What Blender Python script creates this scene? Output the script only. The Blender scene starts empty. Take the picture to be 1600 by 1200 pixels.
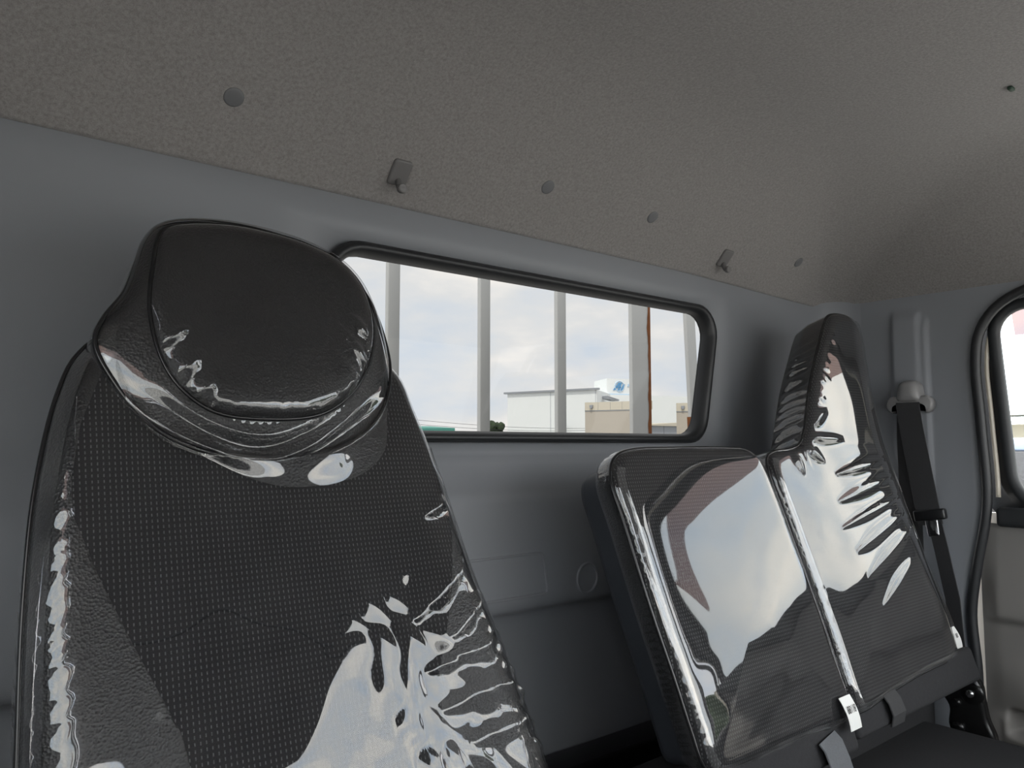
import bpy, bmesh, math, random
import numpy as np
from mathutils import Vector, Matrix

random.seed(7)
rng = np.random.default_rng(11)
C = bpy.context.scene.collection
SC = bpy.context.scene
EYE = 1.2                       # eye height above the cab floor; most z values below are relative to the eye
R = math.radians

# ------------------------------------------------------------------ camera
cam = bpy.data.cameras.new('camera')
cam.sensor_width = 36.0
cam.lens = 27.0
cam.clip_start = 0.02
cam.clip_end = 600
cob = bpy.data.objects.new('camera', cam)
C.objects.link(cob)
cob.location = (0, 0, EYE)
cob.rotation_euler = (R(90 + 4.526), 0, R(-39.505))
SC.camera = cob

# ------------------------------------------------------------------ world, sun, exposure
SKY = 6.0
w = bpy.data.worlds.new('sky')
SC.world = w
w.use_nodes = True
nt = w.node_tree
nt.nodes.clear()
def N(nt, kind, **kw):
    n = nt.nodes.new(kind)
    for k, v in kw.items():
        setattr(n, k, v)
    return n
tc = N(nt, 'ShaderNodeTexCoord')
mp = N(nt, 'ShaderNodeMapping')
mp.inputs['Scale'].default_value = (1.0, 1.0, 2.6)
mp.inputs['Location'].default_value = (3.1, 1.7, 0.4)
nt.links.new(tc.outputs['Generated'], mp.inputs['Vector'])
no = N(nt, 'ShaderNodeTexNoise')
no.inputs['Scale'].default_value = 3.4
no.inputs['Detail'].default_value = 7
no.inputs['Roughness'].default_value = 0.52
nt.links.new(mp.outputs[0], no.inputs['Vector'])
cr = N(nt, 'ShaderNodeValToRGB')
e = cr.color_ramp.elements
e[0].position = 0.36; e[0].color = (0.70, 0.80, 0.94, 1)
e[1].position = 0.66; e[1].color = (1.22, 1.15, 1.08, 1)
m_ = cr.color_ramp.elements.new(0.52); m_.color = (0.90, 0.91, 0.93, 1)
nt.links.new(no.outputs['Fac'], cr.inputs['Fac'])
bg = N(nt, 'ShaderNodeBackground')
bg.inputs['Strength'].default_value = SKY
nt.links.new(cr.outputs['Color'], bg.inputs['Color'])
ow = N(nt, 'ShaderNodeOutputWorld')
nt.links.new(bg.outputs[0], ow.inputs['Surface'])

sl = bpy.data.lights.new('sun', 'SUN')
sl.energy = 12.0
sl.angle = R(3)
sl.color = (1.0, 0.96, 0.9)
so = bpy.data.objects.new('sun', sl)
C.objects.link(so)
so.rotation_euler = Vector((-0.45, -0.30, 0.84)).to_track_quat('Z', 'Y').to_euler()

SC.view_settings.view_transform = 'Standard'
SC.view_settings.look = 'None'
SC.view_settings.exposure = 0.0
SC.view_settings.gamma = 1.0
SC.view_settings.use_curve_mapping = False
try:
    SC.cycles.max_bounces = 12
    SC.cycles.diffuse_bounces = 6
    SC.cycles.glossy_bounces = 5
    SC.cycles.transparent_max_bounces = 16
    SC.cycles.use_denoising = True
    SC.cycles.caustics_reflective = False
    SC.cycles.sample_clamp_indirect = 8
except Exception:
    pass

# ------------------------------------------------------------------ materials
MATS = {}
def new_mat(name):
    m = bpy.data.materials.new(name)
    m.use_nodes = True
    m.node_tree.nodes.clear()
    return m, m.node_tree
def coords(nt, uv=False, scale=(1, 1, 1)):
    if uv:
        t = N(nt, 'ShaderNodeUVMap'); o = t.outputs[0]
    else:
        t = N(nt, 'ShaderNodeNewGeometry'); o = t.outputs['Position']
    mp = N(nt, 'ShaderNodeMapping')
    mp.inputs['Scale'].default_value = scale
    nt.links.new(o, mp.inputs['Vector'])
    return mp.outputs[0]
def simple(name, col, rough=0.5, metal=0.0, var=0.06, nscale=30, bump=0.0, bscale=300, spec=0.5, kind='noise', bdist=0.001, col2=None, coat=0):
    """principled surface with mottled colour and a fine relief"""
    m, nt = new_mat(name)
    p = coords(nt)
    bs = N(nt, 'ShaderNodeBsdfPrincipled')
    no = N(nt, 'ShaderNodeTexNoise')
    no.inputs['Scale'].default_value = nscale
    no.inputs['Detail'].default_value = 5
    nt.links.new(p, no.inputs['Vector'])
    mx = N(nt, 'ShaderNodeMix', data_type='RGBA')
    a = [max(0, c * (1 - var)) for c in col]
    b = [c * (1 + var) for c in col] if col2 is None else col2
    mx.inputs['A'].default_value = (*a, 1)
    mx.inputs['B'].default_value = (*b, 1)
    nt.links.new(no.outputs['Fac'], mx.inputs['Factor'])
    nt.links.new(mx.outputs['Result'], bs.inputs['Base Color'])
    bs.inputs['Roughness'].default_value = rough
    bs.inputs['Metallic'].default_value = metal
    bs.inputs['Specular IOR Level'].default_value = spec
    if coat:
        bs.inputs['Coat Weight'].default_value = coat
    if bump > 0:
        if kind == 'voronoi':
            tx = N(nt, 'ShaderNodeTexVoronoi'); out = 'Distance'
        else:
            tx = N(nt, 'ShaderNodeTexNoise'); out = 'Fac'
            tx.inputs['Detail'].default_value = 3
        tx.inputs['Scale'].default_value = bscale
        nt.links.new(p, tx.inputs['Vector'])
        bp = N(nt, 'ShaderNodeBump')
        bp.inputs['Strength'].default_value = bump
        bp.inputs['Distance'].default_value = bdist
        nt.links.new(tx.outputs[out], bp.inputs['Height'])
        nt.links.new(bp.outputs[0], bs.inputs['Normal'])
    o = N(nt, 'ShaderNodeOutputMaterial')
    nt.links.new(bs.outputs[0], o.inputs['Surface'])
    MATS[name] = m
    return m

simple('wall_plastic', (0.25, 0.26, 0.28), rough=0.48, var=0.03, nscale=6, bump=0.12, bscale=900, spec=0.4)
simple('button_plastic', (0.155, 0.158, 0.165), rough=0.5, var=0.03)
simple('hook_plastic', (0.165, 0.16, 0.16), rough=0.45, var=0.03)
simple('rubber', (0.018, 0.019, 0.021), rough=0.45, var=0.1)
simple('leatherette', (0.012, 0.012, 0.0135), rough=0.42, var=0.15, nscale=20, bump=0.5, bscale=420, kind='voronoi', bdist=0.0012)
simple('leatherette_grey', (0.05, 0.052, 0.056), rough=0.5, var=0.1, nscale=20, bump=0.5, bscale=420, kind='voronoi', bdist=0.0012)
simple('shell_plastic', (0.03, 0.034, 0.042), rough=0.5, var=0.05, bump=0.2, bscale=700)
simple('dark_fabric', (0.032, 0.032, 0.034), rough=0.95, var=0.2, nscale=200, bump=0.5, bscale=900, spec=0.2)
simple('piping', (0.014, 0.014, 0.015), rough=0.22, var=0.05)
simple('webbing', (0.032, 0.032, 0.034), rough=0.8, var=0.15, nscale=300, bump=0.4, bscale=700)
simple('webbing_grey', (0.11, 0.115, 0.125), rough=0.85, var=0.15, nscale=300, bump=0.4, bscale=700)
simple('belt_plastic', (0.26, 0.255, 0.255), rough=0.35, var=0.03)
simple('black_plastic', (0.012, 0.012, 0.013), rough=0.3, var=0.05)
simple('chrome', (0.62, 0.62, 0.63), rough=0.22, metal=1.0, var=0.05)
simple('black_metal', (0.006, 0.006, 0.006), rough=0.25, var=0.2, spec=0.5)
simple('door_plastic', (0.19, 0.18, 0.17), rough=0.6, var=0.04, nscale=8, bump=0.25, bscale=800)
simple('door_black', (0.02, 0.022, 0.024), rough=0.5, var=0.1)
simple('cream_paint', (0.68, 0.62, 0.52), rough=0.35, var=0.02)
simple('floor_mat', (0.02, 0.02, 0.02), rough=0.9, var=0.2, nscale=80)
simple('dash_plastic', (0.16, 0.16, 0.165), rough=0.6, var=0.05, bump=0.2, bscale=500)
simple('tag_white', (0.78, 0.78, 0.76), rough=0.6, var=0.02)
simple('tag_ink', (0.05, 0.05, 0.05), rough=0.7, var=0.02)
simple('post_paint', (0.60, 0.61, 0.60), rough=0.5, var=0.04, nscale=5)
simple('rust', (0.25, 0.09, 0.03), rough=0.9, var=0.5, nscale=60)
simple('white_wall', (0.90, 0.93, 0.92), rough=0.7, var=0.02, nscale=0.4)
simple('white_wall_joint', (0.55, 0.58, 0.6), rough=0.7, var=0.02, nscale=0.4)
simple('grey_metal', (0.33, 0.35, 0.38), rough=0.5, var=0.05, nscale=1)
simple('beige_wall', (0.52, 0.475, 0.405), rough=0.8, var=0.05, nscale=0.6)
simple('cream_wall', (0.66, 0.61, 0.50), rough=0.8, var=0.03, nscale=0.6)
simple('blue_paint', (0.10, 0.34, 0.62), rough=0.5, var=0.03)
simple('pale_blue_paint', (0.50, 0.68, 0.85), rough=0.5, var=0.03)
simple('green_sheet', (0.06, 0.30, 0.24), rough=0.6, var=0.1, nscale=1)
simple('foliage', (0.035, 0.055, 0.025), rough=0.8, var=0.5, nscale=3)
simple('bark', (0.10, 0.07, 0.05), rough=0.9, var=0.3)
simple('asphalt', (0.36, 0.35, 0.335), rough=0.9, var=0.15, nscale=2)
simple('wire', (0.05, 0.05, 0.05), rough=0.6)
simple('dark_truck', (0.05, 0.05, 0.055), rough=0.6)
simple('blue_grey', (0.22, 0.27, 0.36), rough=0.6)
simple('green_clip', (0.02, 0.05, 0.03), rough=0.5)

def felt():
    m, nt = new_mat('headliner_felt')
    p = coords(nt)
    bs = N(nt, 'ShaderNodeBsdfPrincipled')
    n1 = N(nt, 'ShaderNodeTexNoise'); n1.inputs['Scale'].default_value = 900; n1.inputs['Detail'].default_value = 4
    n2 = N(nt, 'ShaderNodeTexNoise'); n2.inputs['Scale'].default_value = 240; n2.inputs['Detail'].default_value = 4
    nt.links.new(p, n1.inputs['Vector']); nt.links.new(p, n2.inputs['Vector'])
    ad = N(nt, 'ShaderNodeMath', operation='ADD')
    nt.links.new(n1.outputs['Fac'], ad.inputs[0]); nt.links.new(n2.outputs['Fac'], ad.inputs[1])
    cr = N(nt, 'ShaderNodeValToRGB')
    cr.color_ramp.elements[0].position = 0.36; cr.color_ramp.elements[0].color = (0.220, 0.208, 0.205, 1)
    cr.color_ramp.elements[1].position = 0.66; cr.color_ramp.elements[1].color = (0.345, 0.328, 0.322, 1)
    mu = N(nt, 'ShaderNodeMath', operation='MULTIPLY'); mu.inputs[1].default_value = 0.5
    nt.links.new(ad.outputs[0], mu.inputs[0]); nt.links.new(mu.outputs[0], cr.inputs['Fac'])
    nt.links.new(cr.outputs['Color'], bs.inputs['Base Color'])
    bs.inputs['Roughness'].default_value = 1.0
    bs.inputs['Specular IOR Level'].default_value = 0.1
    bs.inputs['Sheen Weight'].default_value = 0.2
    bp = N(nt, 'ShaderNodeBump'); bp.inputs['Strength'].default_value = 0.6; bp.inputs['Distance'].default_value = 0.0012
    nt.links.new(mu.outputs[0], bp.inputs['Height']); nt.links.new(bp.outputs[0], bs.inputs['Normal'])
    o = N(nt, 'ShaderNodeOutputMaterial'); nt.links.new(bs.outputs[0], o.inputs['Surface'])
    MATS['felt'] = m
felt()

def woven(name, pu, pv, dash, ground):
    """black cloth with small pale dashes woven in rows; UV is in metres"""
    m, nt = new_mat(name)
    uv = N(nt, 'ShaderNodeUVMap')
    sp = N(nt, 'ShaderNodeSeparateXYZ'); nt.links.new(uv.outputs[0], sp.inputs[0])
    def cell(out, per, off, lo, hi):
        d = N(nt, 'ShaderNodeMath', operation='MULTIPLY_ADD'); d.inputs[1].default_value = 1 / per; d.inputs[2].default_value = off
        nt.links.new(out, d.inputs[0])
        f = N(nt, 'ShaderNodeMath', operation='FRACT'); nt.links.new(d.outputs[0], f.inputs[0])
        s = N(nt, 'ShaderNodeMath', operation='SUBTRACT'); s.inputs[1].default_value = 0.5; nt.links.new(f.outputs[0], s.inputs[0])
        ab = N(nt, 'ShaderNodeMath', operation='ABSOLUTE'); nt.links.new(s.outputs[0], ab.inputs[0])
        mr = N(nt, 'ShaderNodeMapRange'); mr.inputs['From Min'].default_value = hi; mr.inputs['From Max'].default_value = lo
        nt.links.new(ab.outputs[0], mr.inputs['Value'])
        return mr.outputs[0]
    a = cell(sp.outputs[0], pu, 0.0, 0.07, 0.15)
    b = cell(sp.outputs[1], pv, 0.0, 0.20, 0.30)
    mu = N(nt, 'ShaderNodeMath', operation='MULTIPLY'); nt.links.new(a, mu.inputs[0]); nt.links.new(b, mu.inputs[1])
    no = N(nt, 'ShaderNodeTexNoise'); no.inputs['Scale'].default_value = 700; nt.links.new(uv.outputs[0], no.inputs['Vector'])
    mr = N(nt, 'ShaderNodeMapRange'); mr.inputs['From Min'].default_value = 0.3; mr.inputs['From Max'].default_value = 0.7
    mr.inputs['To Min'].default_value = 0.35; mr.inputs['To Max'].default_value = 1.0
    nt.links.new(no.outputs['Fac'], mr.inputs['Value'])
    m2 = N(nt, 'ShaderNodeMath', operation='MULTIPLY'); nt.links.new(mu.outputs[0], m2.inputs[0]); nt.links.new(mr.outputs[0], m2.inputs[1])
    mx = N(nt, 'ShaderNodeMix', data_type='RGBA')
    mx.inputs['A'].default_value = (*ground, 1); mx.inputs['B'].default_value = (*dash, 1)
    nt.links.new(m2.outputs[0], mx.inputs['Factor'])
    bs = N(nt, 'ShaderNodeBsdfPrincipled')
    nt.links.new(mx.outputs['Result'], bs.inputs['Base Color'])
    bs.inputs['Roughness'].default_value = 0.85
    bs.inputs['Specular IOR Level'].default_value = 0.2
    bp = N(nt, 'ShaderNodeBump'); bp.inputs['Strength'].default_value = 0.3; bp.inputs['Distance'].default_value = 0.0006
    n3 = N(nt, 'ShaderNodeTexNoise'); n3.inputs['Scale'].default_value = 900; nt.links.new(uv.outputs[0], n3.inputs['Vector'])
    nt.links.new(n3.outputs['Fac'], bp.inputs['Height']); nt.links.new(bp.outputs[0], bs.inputs['Normal'])
    o = N(nt, 'ShaderNodeOutputMaterial'); nt.links.new(bs.outputs[0], o.inputs['Surface'])
    MATS[name] = m
woven('woven', 0.0046, 0.0054, (0.13, 0.13, 0.135), (0.012, 0.012, 0.014))

def sheet_fresnel(nt, ior):
    """fresnel of a thin sheet: the same from either side"""
    g = N(nt, 'ShaderNodeNewGeometry')
    mr = N(nt, 'ShaderNodeMapRange')
    mr.inputs['To Min'].default_value = ior; mr.inputs['To Max'].default_value = 1 / ior
    nt.links.new(g.outputs['Backfacing'], mr.inputs['Value'])
    fr = N(nt, 'ShaderNodeFresnel')
    nt.links.new(mr.outputs[0], fr.inputs['IOR'])
    return fr
def film(name, ior=1.75, haze=0.006):
    """clear vinyl: see-through, mirror-like by fresnel, with faint scuffs"""
    m, nt = new_mat(name)
    fr = sheet_fresnel(nt, ior)
    tr = N(nt, 'ShaderNodeBsdfTransparent'); tr.inputs['Color'].default_value = (0.95, 0.95, 0.95, 1)
    gl = N(nt, 'ShaderNodeBsdfGlossy'); gl.inputs['Roughness'].default_value = 0.025; gl.inputs['Color'].default_value = (1, 1, 1, 1)
    mx = N(nt, 'ShaderNodeMixShader')
    nt.links.new(fr.outputs[0], mx.inputs[0]); nt.links.new(tr.outputs[0], mx.inputs[1]); nt.links.new(gl.outputs[0], mx.inputs[2])
    df = N(nt, 'ShaderNodeBsdfDiffuse'); df.inputs['Color'].default_value = (0.6, 0.6, 0.6, 1)
    p = coords(nt)
    no = N(nt, 'ShaderNodeTexNoise'); no.inputs['Scale'].default_value = 25; no.inputs['Detail'].default_value = 6
    nt.links.new(p, no.inputs['Vector'])
    mr = N(nt, 'ShaderNodeMapRange'); mr.inputs['From Min'].default_value = 0.35; mr.inputs['From Max'].default_value = 0.8
    mr.inputs['To Min'].default_value = haze * 0.3; mr.inputs['To Max'].default_value = haze * 2.5
    nt.links.new(no.outputs['Fac'], mr.inputs['Value'])
    m2 = N(nt, 'ShaderNodeMixShader')
    nt.links.new(mr.outputs[0], m2.inputs[0]); nt.links.new(mx.outputs[0], m2.inputs[1]); nt.links.new(df.outputs[0], m2.inputs[2])
    o = N(nt, 'ShaderNodeOutputMaterial'); nt.links.new(m2.outputs[0], o.inputs['Surface'])
    MATS[name] = m
film('film')
film('film_hem', ior=1.8, haze=0.05)

def pane(name, col, ior=1.45):
    m, nt = new_mat(name)
    fr = sheet_fresnel(nt, ior)
    tr = N(nt, 'ShaderNodeBsdfTransparent'); tr.inputs['Color'].default_value = (*col, 1)
    gl = N(nt, 'ShaderNodeBsdfGlossy'); gl.inputs['Roughness'].default_value = 0.0
    mx = N(nt, 'ShaderNodeMixShader')
    nt.links.new(fr.outputs[0], mx.inputs[0]); nt.links.new(tr.outputs[0], mx.inputs[1]); nt.links.new(gl.outputs[0], mx.inputs[2])
    o = N(nt, 'ShaderNodeOutputMaterial'); nt.links.new(mx.outputs[0], o.inputs['Surface'])
    MATS[name] = m
pane('rear_glass', (0.138, 0.138, 0.135), 1.15)  # dimming of the bright outside is put into this glass colour
pane('door_glass', (0.72, 0.74, 0.72))
pane('windshield_glass', (0.86, 0.88, 0.87))
pane('visor_plastic', (0.30, 0.22, 0.21))

# ------------------------------------------------------------------ mesh helpers
def link(o, parent):
    C.objects.link(o)
    if parent is not None:
        o.parent = parent
        o.matrix_parent_inverse = Matrix.Translation(-Vector(parent['_o'])) if '_o' in parent else Matrix()
    return o
def mesh(name, verts, faces, mat, parent=None, smooth=True, uv=None, up=True):
    """one mesh object; z values given relative to the eye"""
    v = np.asarray(verts, float).copy()
    if up:
        v[:, 2] += EYE
    me = bpy.data.meshes.new(name)
    me.from_pydata(v.tolist(), [], [tuple(int(i) for i in f) for f in faces])
    if uv is not None:
        l = me.uv_layers.new(name='UVMap')
        idx = np.empty(len(me.loops), dtype=np.int32)
        me.loops.foreach_get('vertex_index', idx)
        l.data.foreach_set('uv', np.asarray(uv, float)[idx].astype(np.float32).ravel())
    me.materials.append(MATS[mat])
    if smooth:
        me.polygons.foreach_set('use_smooth', [True] * len(me.polygons))
    me.update()
    bm = bmesh.new(); bm.from_mesh(me)
    bmesh.ops.recalc_face_normals(bm, faces=bm.faces)
    bm.to_mesh(me); bm.free()
    o = bpy.data.objects.new(name, me)
    return link(o, parent)
def thing(name, label, cat, loc, group=None):
    o = bpy.data.objects.new(name, None)
    o.empty_display_size = 0.05
    C.objects.link(o)
    o.location = (loc[0], loc[1], loc[2] + EYE)
    o['_o'] = (loc[0], loc[1], loc[2] + EYE)
    o['label'] = label; o['category'] = cat
    if group: o['group'] = group
    return o
def tag(o, label, cat, group=None):
    o['label'] = label; o['category'] = cat
    if group: o['group'] = group
    return o
def structure(o, label=None):
    o['kind'] = 'structure'
    if label: o['label'] = label
    return o
def box_data(lo, hi, bev=0.0, seg=3):
    bm = bmesh.new()
    bmesh.ops.create_cube(bm, size=1)
    lo = Vector(lo); hi = Vector(hi)
    for v in bm.verts:
        v.co = Vector(((lo[i] + hi[i]) / 2 + v.co[i] * (hi[i] - lo[i]) for i in range(3)))
    if bev > 0:
        bmesh.ops.bevel(bm, geom=bm.edges[:], offset=bev, segments=seg, profile=0.5, affect='EDGES')
    bm.verts.index_update()
    vs = [tuple(v.co) for v in bm.verts]; fs = [tuple(v.index for v in f.verts) for f in bm.faces]
    bm.free()
    return vs, fs
def xf(vs, M):
    return [tuple(M @ Vector(v)) for v in vs]
def box(name, lo, hi, mat, parent=None, bev=0.0, M=None, seg=3, smooth=None):
    vs, fs = box_data(lo, hi, bev, seg)
    if M is not None: vs = xf(vs, M)
    return mesh(name, vs, fs, mat, parent, smooth=(bev > 0) if smooth is None else smooth)
def tube_data(path, r, n=10, closed=False, flat=None):
    P = [Vector(p) for p in path]
    vs, fs = [], []
    m = len(P)
    up = Vector((0, 0, 1))
    prev = None
    for i, p in enumerate(P):
        a = P[(i - 1) % m] if (closed or i > 0) else P[i]
        b = P[(i + 1) % m] if (closed or i < m - 1) else P[i]
        t = (b - a).normalized()
        if prev is None:
            ref = up if abs(t.dot(up)) < 0.9 else Vector((1, 0, 0))
            nn = (ref - t * ref.dot(t)).normalized()
        else:
            nn = (prev - t * prev.dot(t)).normalized()
        prev = nn
        bb = t.cross(nn)
        rr = r[i] if hasattr(r, '__len__') else r
        for k in range(n):
            an = 2 * math.pi * k / n
            vs.append(tuple(p + nn * math.cos(an) * rr + bb * math.sin(an) * rr))
    for i in range(m if closed else m - 1):
        j = (i + 1) % m
        for k in range(n):
            l = (k + 1) % n
            fs.append((i * n + k, i * n + l, j * n + l, j * n + k))
    if not closed:
        fs.append(tuple(range(n - 1, -1, -1))); fs.append(tuple((m - 1) * n + k for k in range(n)))
    return vs, fs
def tube(name, path, r, mat, parent=None, n=10, closed=False):
    vs, fs = tube_data(path, r, n, closed)
    return mesh(name, vs, fs, mat, parent)
def loft(rings, closed=True, cap0=False, cap1=False):
    n = len(rings[0]); vs = [tuple(p) for r in rings for p in r]; fs = []
    for i in range(len(rings) - 1):
        for k in range(n if closed else n - 1):
            l = (k + 1) % n
            fs.append((i * n + k, i * n + l, (i + 1) * n + l, (i + 1) * n + k))
    if cap0: fs.append(tuple(range(n - 1, -1, -1)))
    if cap1: fs.append(tuple((len(rings) - 1) * n + k for k in range(n)))
    return vs, fs
def catmull(pts, n, closed=True):
    """smooth curve through the points, resampled to n even steps"""
    P = np.asarray(pts, float); m = len(P); out = []
    seg = m if closed else m - 1
    for i in range(seg):
        if closed:
            p0, p1, p2, p3 = P[(i - 1) % m], P[i], P[(i + 1) % m], P[(i + 2) % m]
        else:
            p0, p1, p2, p3 = P[max(i - 1, 0)], P[i], P[i + 1], P[min(i + 2, m - 1)]
        # centripetal form keeps corners from overshooting
        d1 = max(np.linalg.norm(p1 - p0), 1e-9) ** 0.5; d2 = max(np.linalg.norm(p2 - p1), 1e-9) ** 0.5; d3 = max(np.linalg.norm(p3 - p2), 1e-9) ** 0.5
        if np.linalg.norm(p1 - p0) < 1e-8: d1 = d2; p0 = 2 * p1 - p2
        if np.linalg.norm(p3 - p2) < 1e-8: d3 = d2; p3 = 2 * p2 - p1
        m1 = (p2 - p1) + d2 * ((p1 - p0) / d1 - (p2 - p0) / (d1 + d2))
        m2 = (p2 - p1) + d2 * ((p3 - p2) / d3 - (p3 - p1) / (d2 + d3))
        for t in np.linspace(0, 1, 24, endpoint=False):
            t2, t3 = t * t, t ** 3
            out.append((2 * t3 - 3 * t2 + 1) * p1 + (t3 - 2 * t2 + t) * m1 + (-2 * t3 + 3 * t2) * p2 + (t3 - t2) * m2)
    if closed: out.append(out[0])
    else: out.append(P[-1])
    out = np.array(out)
    L = np.concatenate([[0], np.cumsum(np.linalg.norm(np.diff(out, axis=0), axis=1))])
    s = np.linspace(0, L[-1], n, endpoint=not closed)
    return np.stack([np.interp(s, L, out[:, k]) for k in range(P.shape[1])], 1)
def rounded_poly(pts, rad, seg=8):
    """polygon with each corner replaced by an arc-like curve"""
    out = []; m = len(pts)
    for i in range(m):
        r = rad[i] if hasattr(rad, '__len__') else rad
        p = np.array(pts[i], float); a = np.array(pts[i - 1], float); b = np.array(pts[(i + 1) % m], float)
        da = (a - p) / np.linalg.norm(a - p); db = (b - p) / np.linalg.norm(b - p)
        ang = math.acos(np.clip(da @ db, -1, 1)); t = r / math.tan(ang / 2)
        p1 = p + da * t; p2 = p + db * t
        bis = da + db; bis /= np.linalg.norm(bis)
        c = p + bis * (r / math.sin(ang / 2))
        a1 = math.atan2(*(p1 - c)[::-1]); a2 = math.atan2(*(p2 - c)[::-1])
        dd = (a2 - a1 + math.pi) % (2 * math.pi) - math.pi
        for k in range(seg + 1):
            an = a1 + dd * k / seg
            out.append(c + r * np.array([math.cos(an), math.sin(an)]))
    return np.array(out)
def resample(P, n):
    P = np.asarray(P, float); Q = np.vstack([P, P[:1]])
    L = np.concatenate([[0], np.cumsum(np.linalg.norm(np.diff(Q, axis=0), axis=1))])
    s = np.linspace(0, L[-1], n, endpoint=False)
    return np.stack([np.interp(s, L, Q[:, k]) for k in range(P.shape[1])], 1)
def normals2(P):
    """outward normals of a closed outline"""
    t = np.roll(P, -1, 0) - np.roll(P, 1, 0)
    t /= np.linalg.norm(t, axis=1)[:, None] + 1e-12
    n = np.stack([t[:, 1], -t[:, 0]], 1)
    area = 0.5 * np.sum(P[:, 0] * np.roll(P[:, 1], -1) - np.roll(P[:, 0], -1) * P[:, 1])
    return n if area > 0 else -n

# ================================================================== THE CAB
XL, XR = -0.25, 1.88
# ---- rear wall: a swept panel with a hole for the window
path = []
for k in range(9):
    a = math.pi - k / 8 * math.pi / 2
    path.append((-0.08 + 0.17 * math.cos(a), 0.83 + 0.17 * math.sin(a), math.cos(a), math.sin(a)))
for x in list(np.linspace(-0.02, 0.40, 6)) + list(np.linspace(0.40, 1.46, 21))[1:] + list(np.linspace(1.46, 1.79, 6))[1:]:
    path.append((x, 1.0, 0, 1))
for k in range(1, 9):
    a = math.pi / 2 - k / 8 * math.pi / 2
    path.append((1.79 + 0.09 * math.cos(a), 0.91 + 0.09 * math.sin(a), math.cos(a), math.sin(a)))
rows = [(0.376, -0.004), (0.368, 0.0), (0.33, 0.0), (0.27, 0), (0.21, 0), (0.15, 0), (0.09, 0), (0.03, 0), (-0.012, 0.0), (-0.018, 0.004), (-0.03, 0.008), (-0.055, 0.016),
        (-0.072, 0.026), (-0.082, 0.031), (-0.095, 0.033), (-0.12, 0.032), (-0.18, 0.032), (-0.235, 0.032), (-0.252, 0.031), (-0.265, 0.026), (-0.273, 0.018),
        (-0.277, 0.006), (-0.280, -0.012), (-0.290, -0.022), (-0.32, -0.026), (-0.45, -0.03), (-0.60, -0.03), (-1.2, -0.03)]
nc = len(path); vs = []; fs = []
for z, off in rows:
    for (x, y, nx, ny) in path:
        vs.append((x - nx * off, y - ny * off, z))
hx0 = min(i for i, p in enumerate(path) if abs(p[0] - 0.40) < 1e-6 and p[3] == 1)
hx1 = max(i for i, p in enumerate(path) if abs(p[0] - 1.46) < 1e-6 and p[3] == 1)
hr0, hr1 = 2, 8
for r_ in range(len(rows) - 1):
    for c_ in range(nc - 1):
        if hx0 <= c_ < hx1 and hr0 <= r_ < hr1: continue
        a = r_ * nc + c_
        fs.append((a, a + 1, a + nc + 1, a + nc))
# rectangle boundary loop of the hole -> rounded opening
loop = [hr0 * nc + c_ for c_ in range(hx0, hx1)] + [r_ * nc + hx1 for r_ in range(hr0, hr1)] + [hr1 * nc + c_ for c_ in range(hx1, hx0, -1)] + [r_ * nc + hx0 for r_ in range(hr1, hr0, -1)]
WIN_OUT = rounded_poly([(0.462, 0.297), (1.405, 0.297), (1.345, 0.004), (0.515, 0.004)], [0.06, 0.06, 0.06, 0.06], 10)
WIN_IN = rounded_poly([(0.483, 0.279), (1.377, 0.279), (1.322, 0.022), (0.535, 0.022)], [0.045, 0.045, 0.045, 0.045], 10)
nl = len(loop)
def match_loop(P, loop, cx=0.93, cz=0.15):
    """one opening point for each boundary vertex, by angle in a stretched frame"""
    Q = resample(P, 2000)
    qa = np.arctan2((Q[:, 1] - cz) * 2.9, Q[:, 0] - cx)
    out = []
    for i in loop:
        v = vs[i]; a = math.atan2((v[2] - cz) * 2.9, v[0] - cx)
        d = np.abs((qa - a + math.pi) % (2 * math.pi) - math.pi)
        out.append(Q[int(np.argmin(d))])
    return out
hole = match_loop(WIN_OUT, loop)
base = len(vs)
vs += [(p[0], 1.0, p[1]) for p in hole]
vs += [(p[0], 1.02, p[1]) for p in hole]
for k in range(nl):
    l = (k + 1) % nl
    fs.append((loop[k], loop[l], base + l, base + k))
    fs.append((base + k, base + l, base + nl + l, base + nl + k))
wall_rear = structure(mesh('wall_rear', vs, fs, 'wall_plastic'), 'blue-grey moulded plastic rear wall panel of the cab')
wall_rear['_o'] = (0, 0, 0)
# embossed outlines on the lower panel: shallow raised plates and a ring
def emboss(name, P, y):
    nn = normals2(P); rings = []
    for off, dy in ((0.0016, 0.0010), (0.0010, -0.0024), (-0.0008, -0.0032), (-0.0026, -0.0024), (-0.0032, 0.0010)):
        Q = P + nn * off
        rings.append([(q[0], y + dy, q[1]) for q in Q])
    v, f = loft(rings)
    return mesh(name, v, f, 'wall_plastic', wall_rear)
emboss('embossed_rectangle', resample(rounded_poly([(0.62, -0.178), (0.864, -0.178), (0.876, -0.247), (0.62, -0.247)], 0.006, 3), 80), 0.968)
emboss('embossed_rectangle', resample(rounded_poly([(1.008, -0.178), (1.25, -0.178), (1.25, -0.246), (1.020, -0.246)], 0.006, 3), 80), 0.968)
emboss('embossed_ring', np.array([(0.968 + 0.025 * math.cos(t), -0.2315 + 0.026 * math.sin(t)) for t in np.linspace(0, 2 * math.pi, 48, endpoint=False)]), 0.968)

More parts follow.
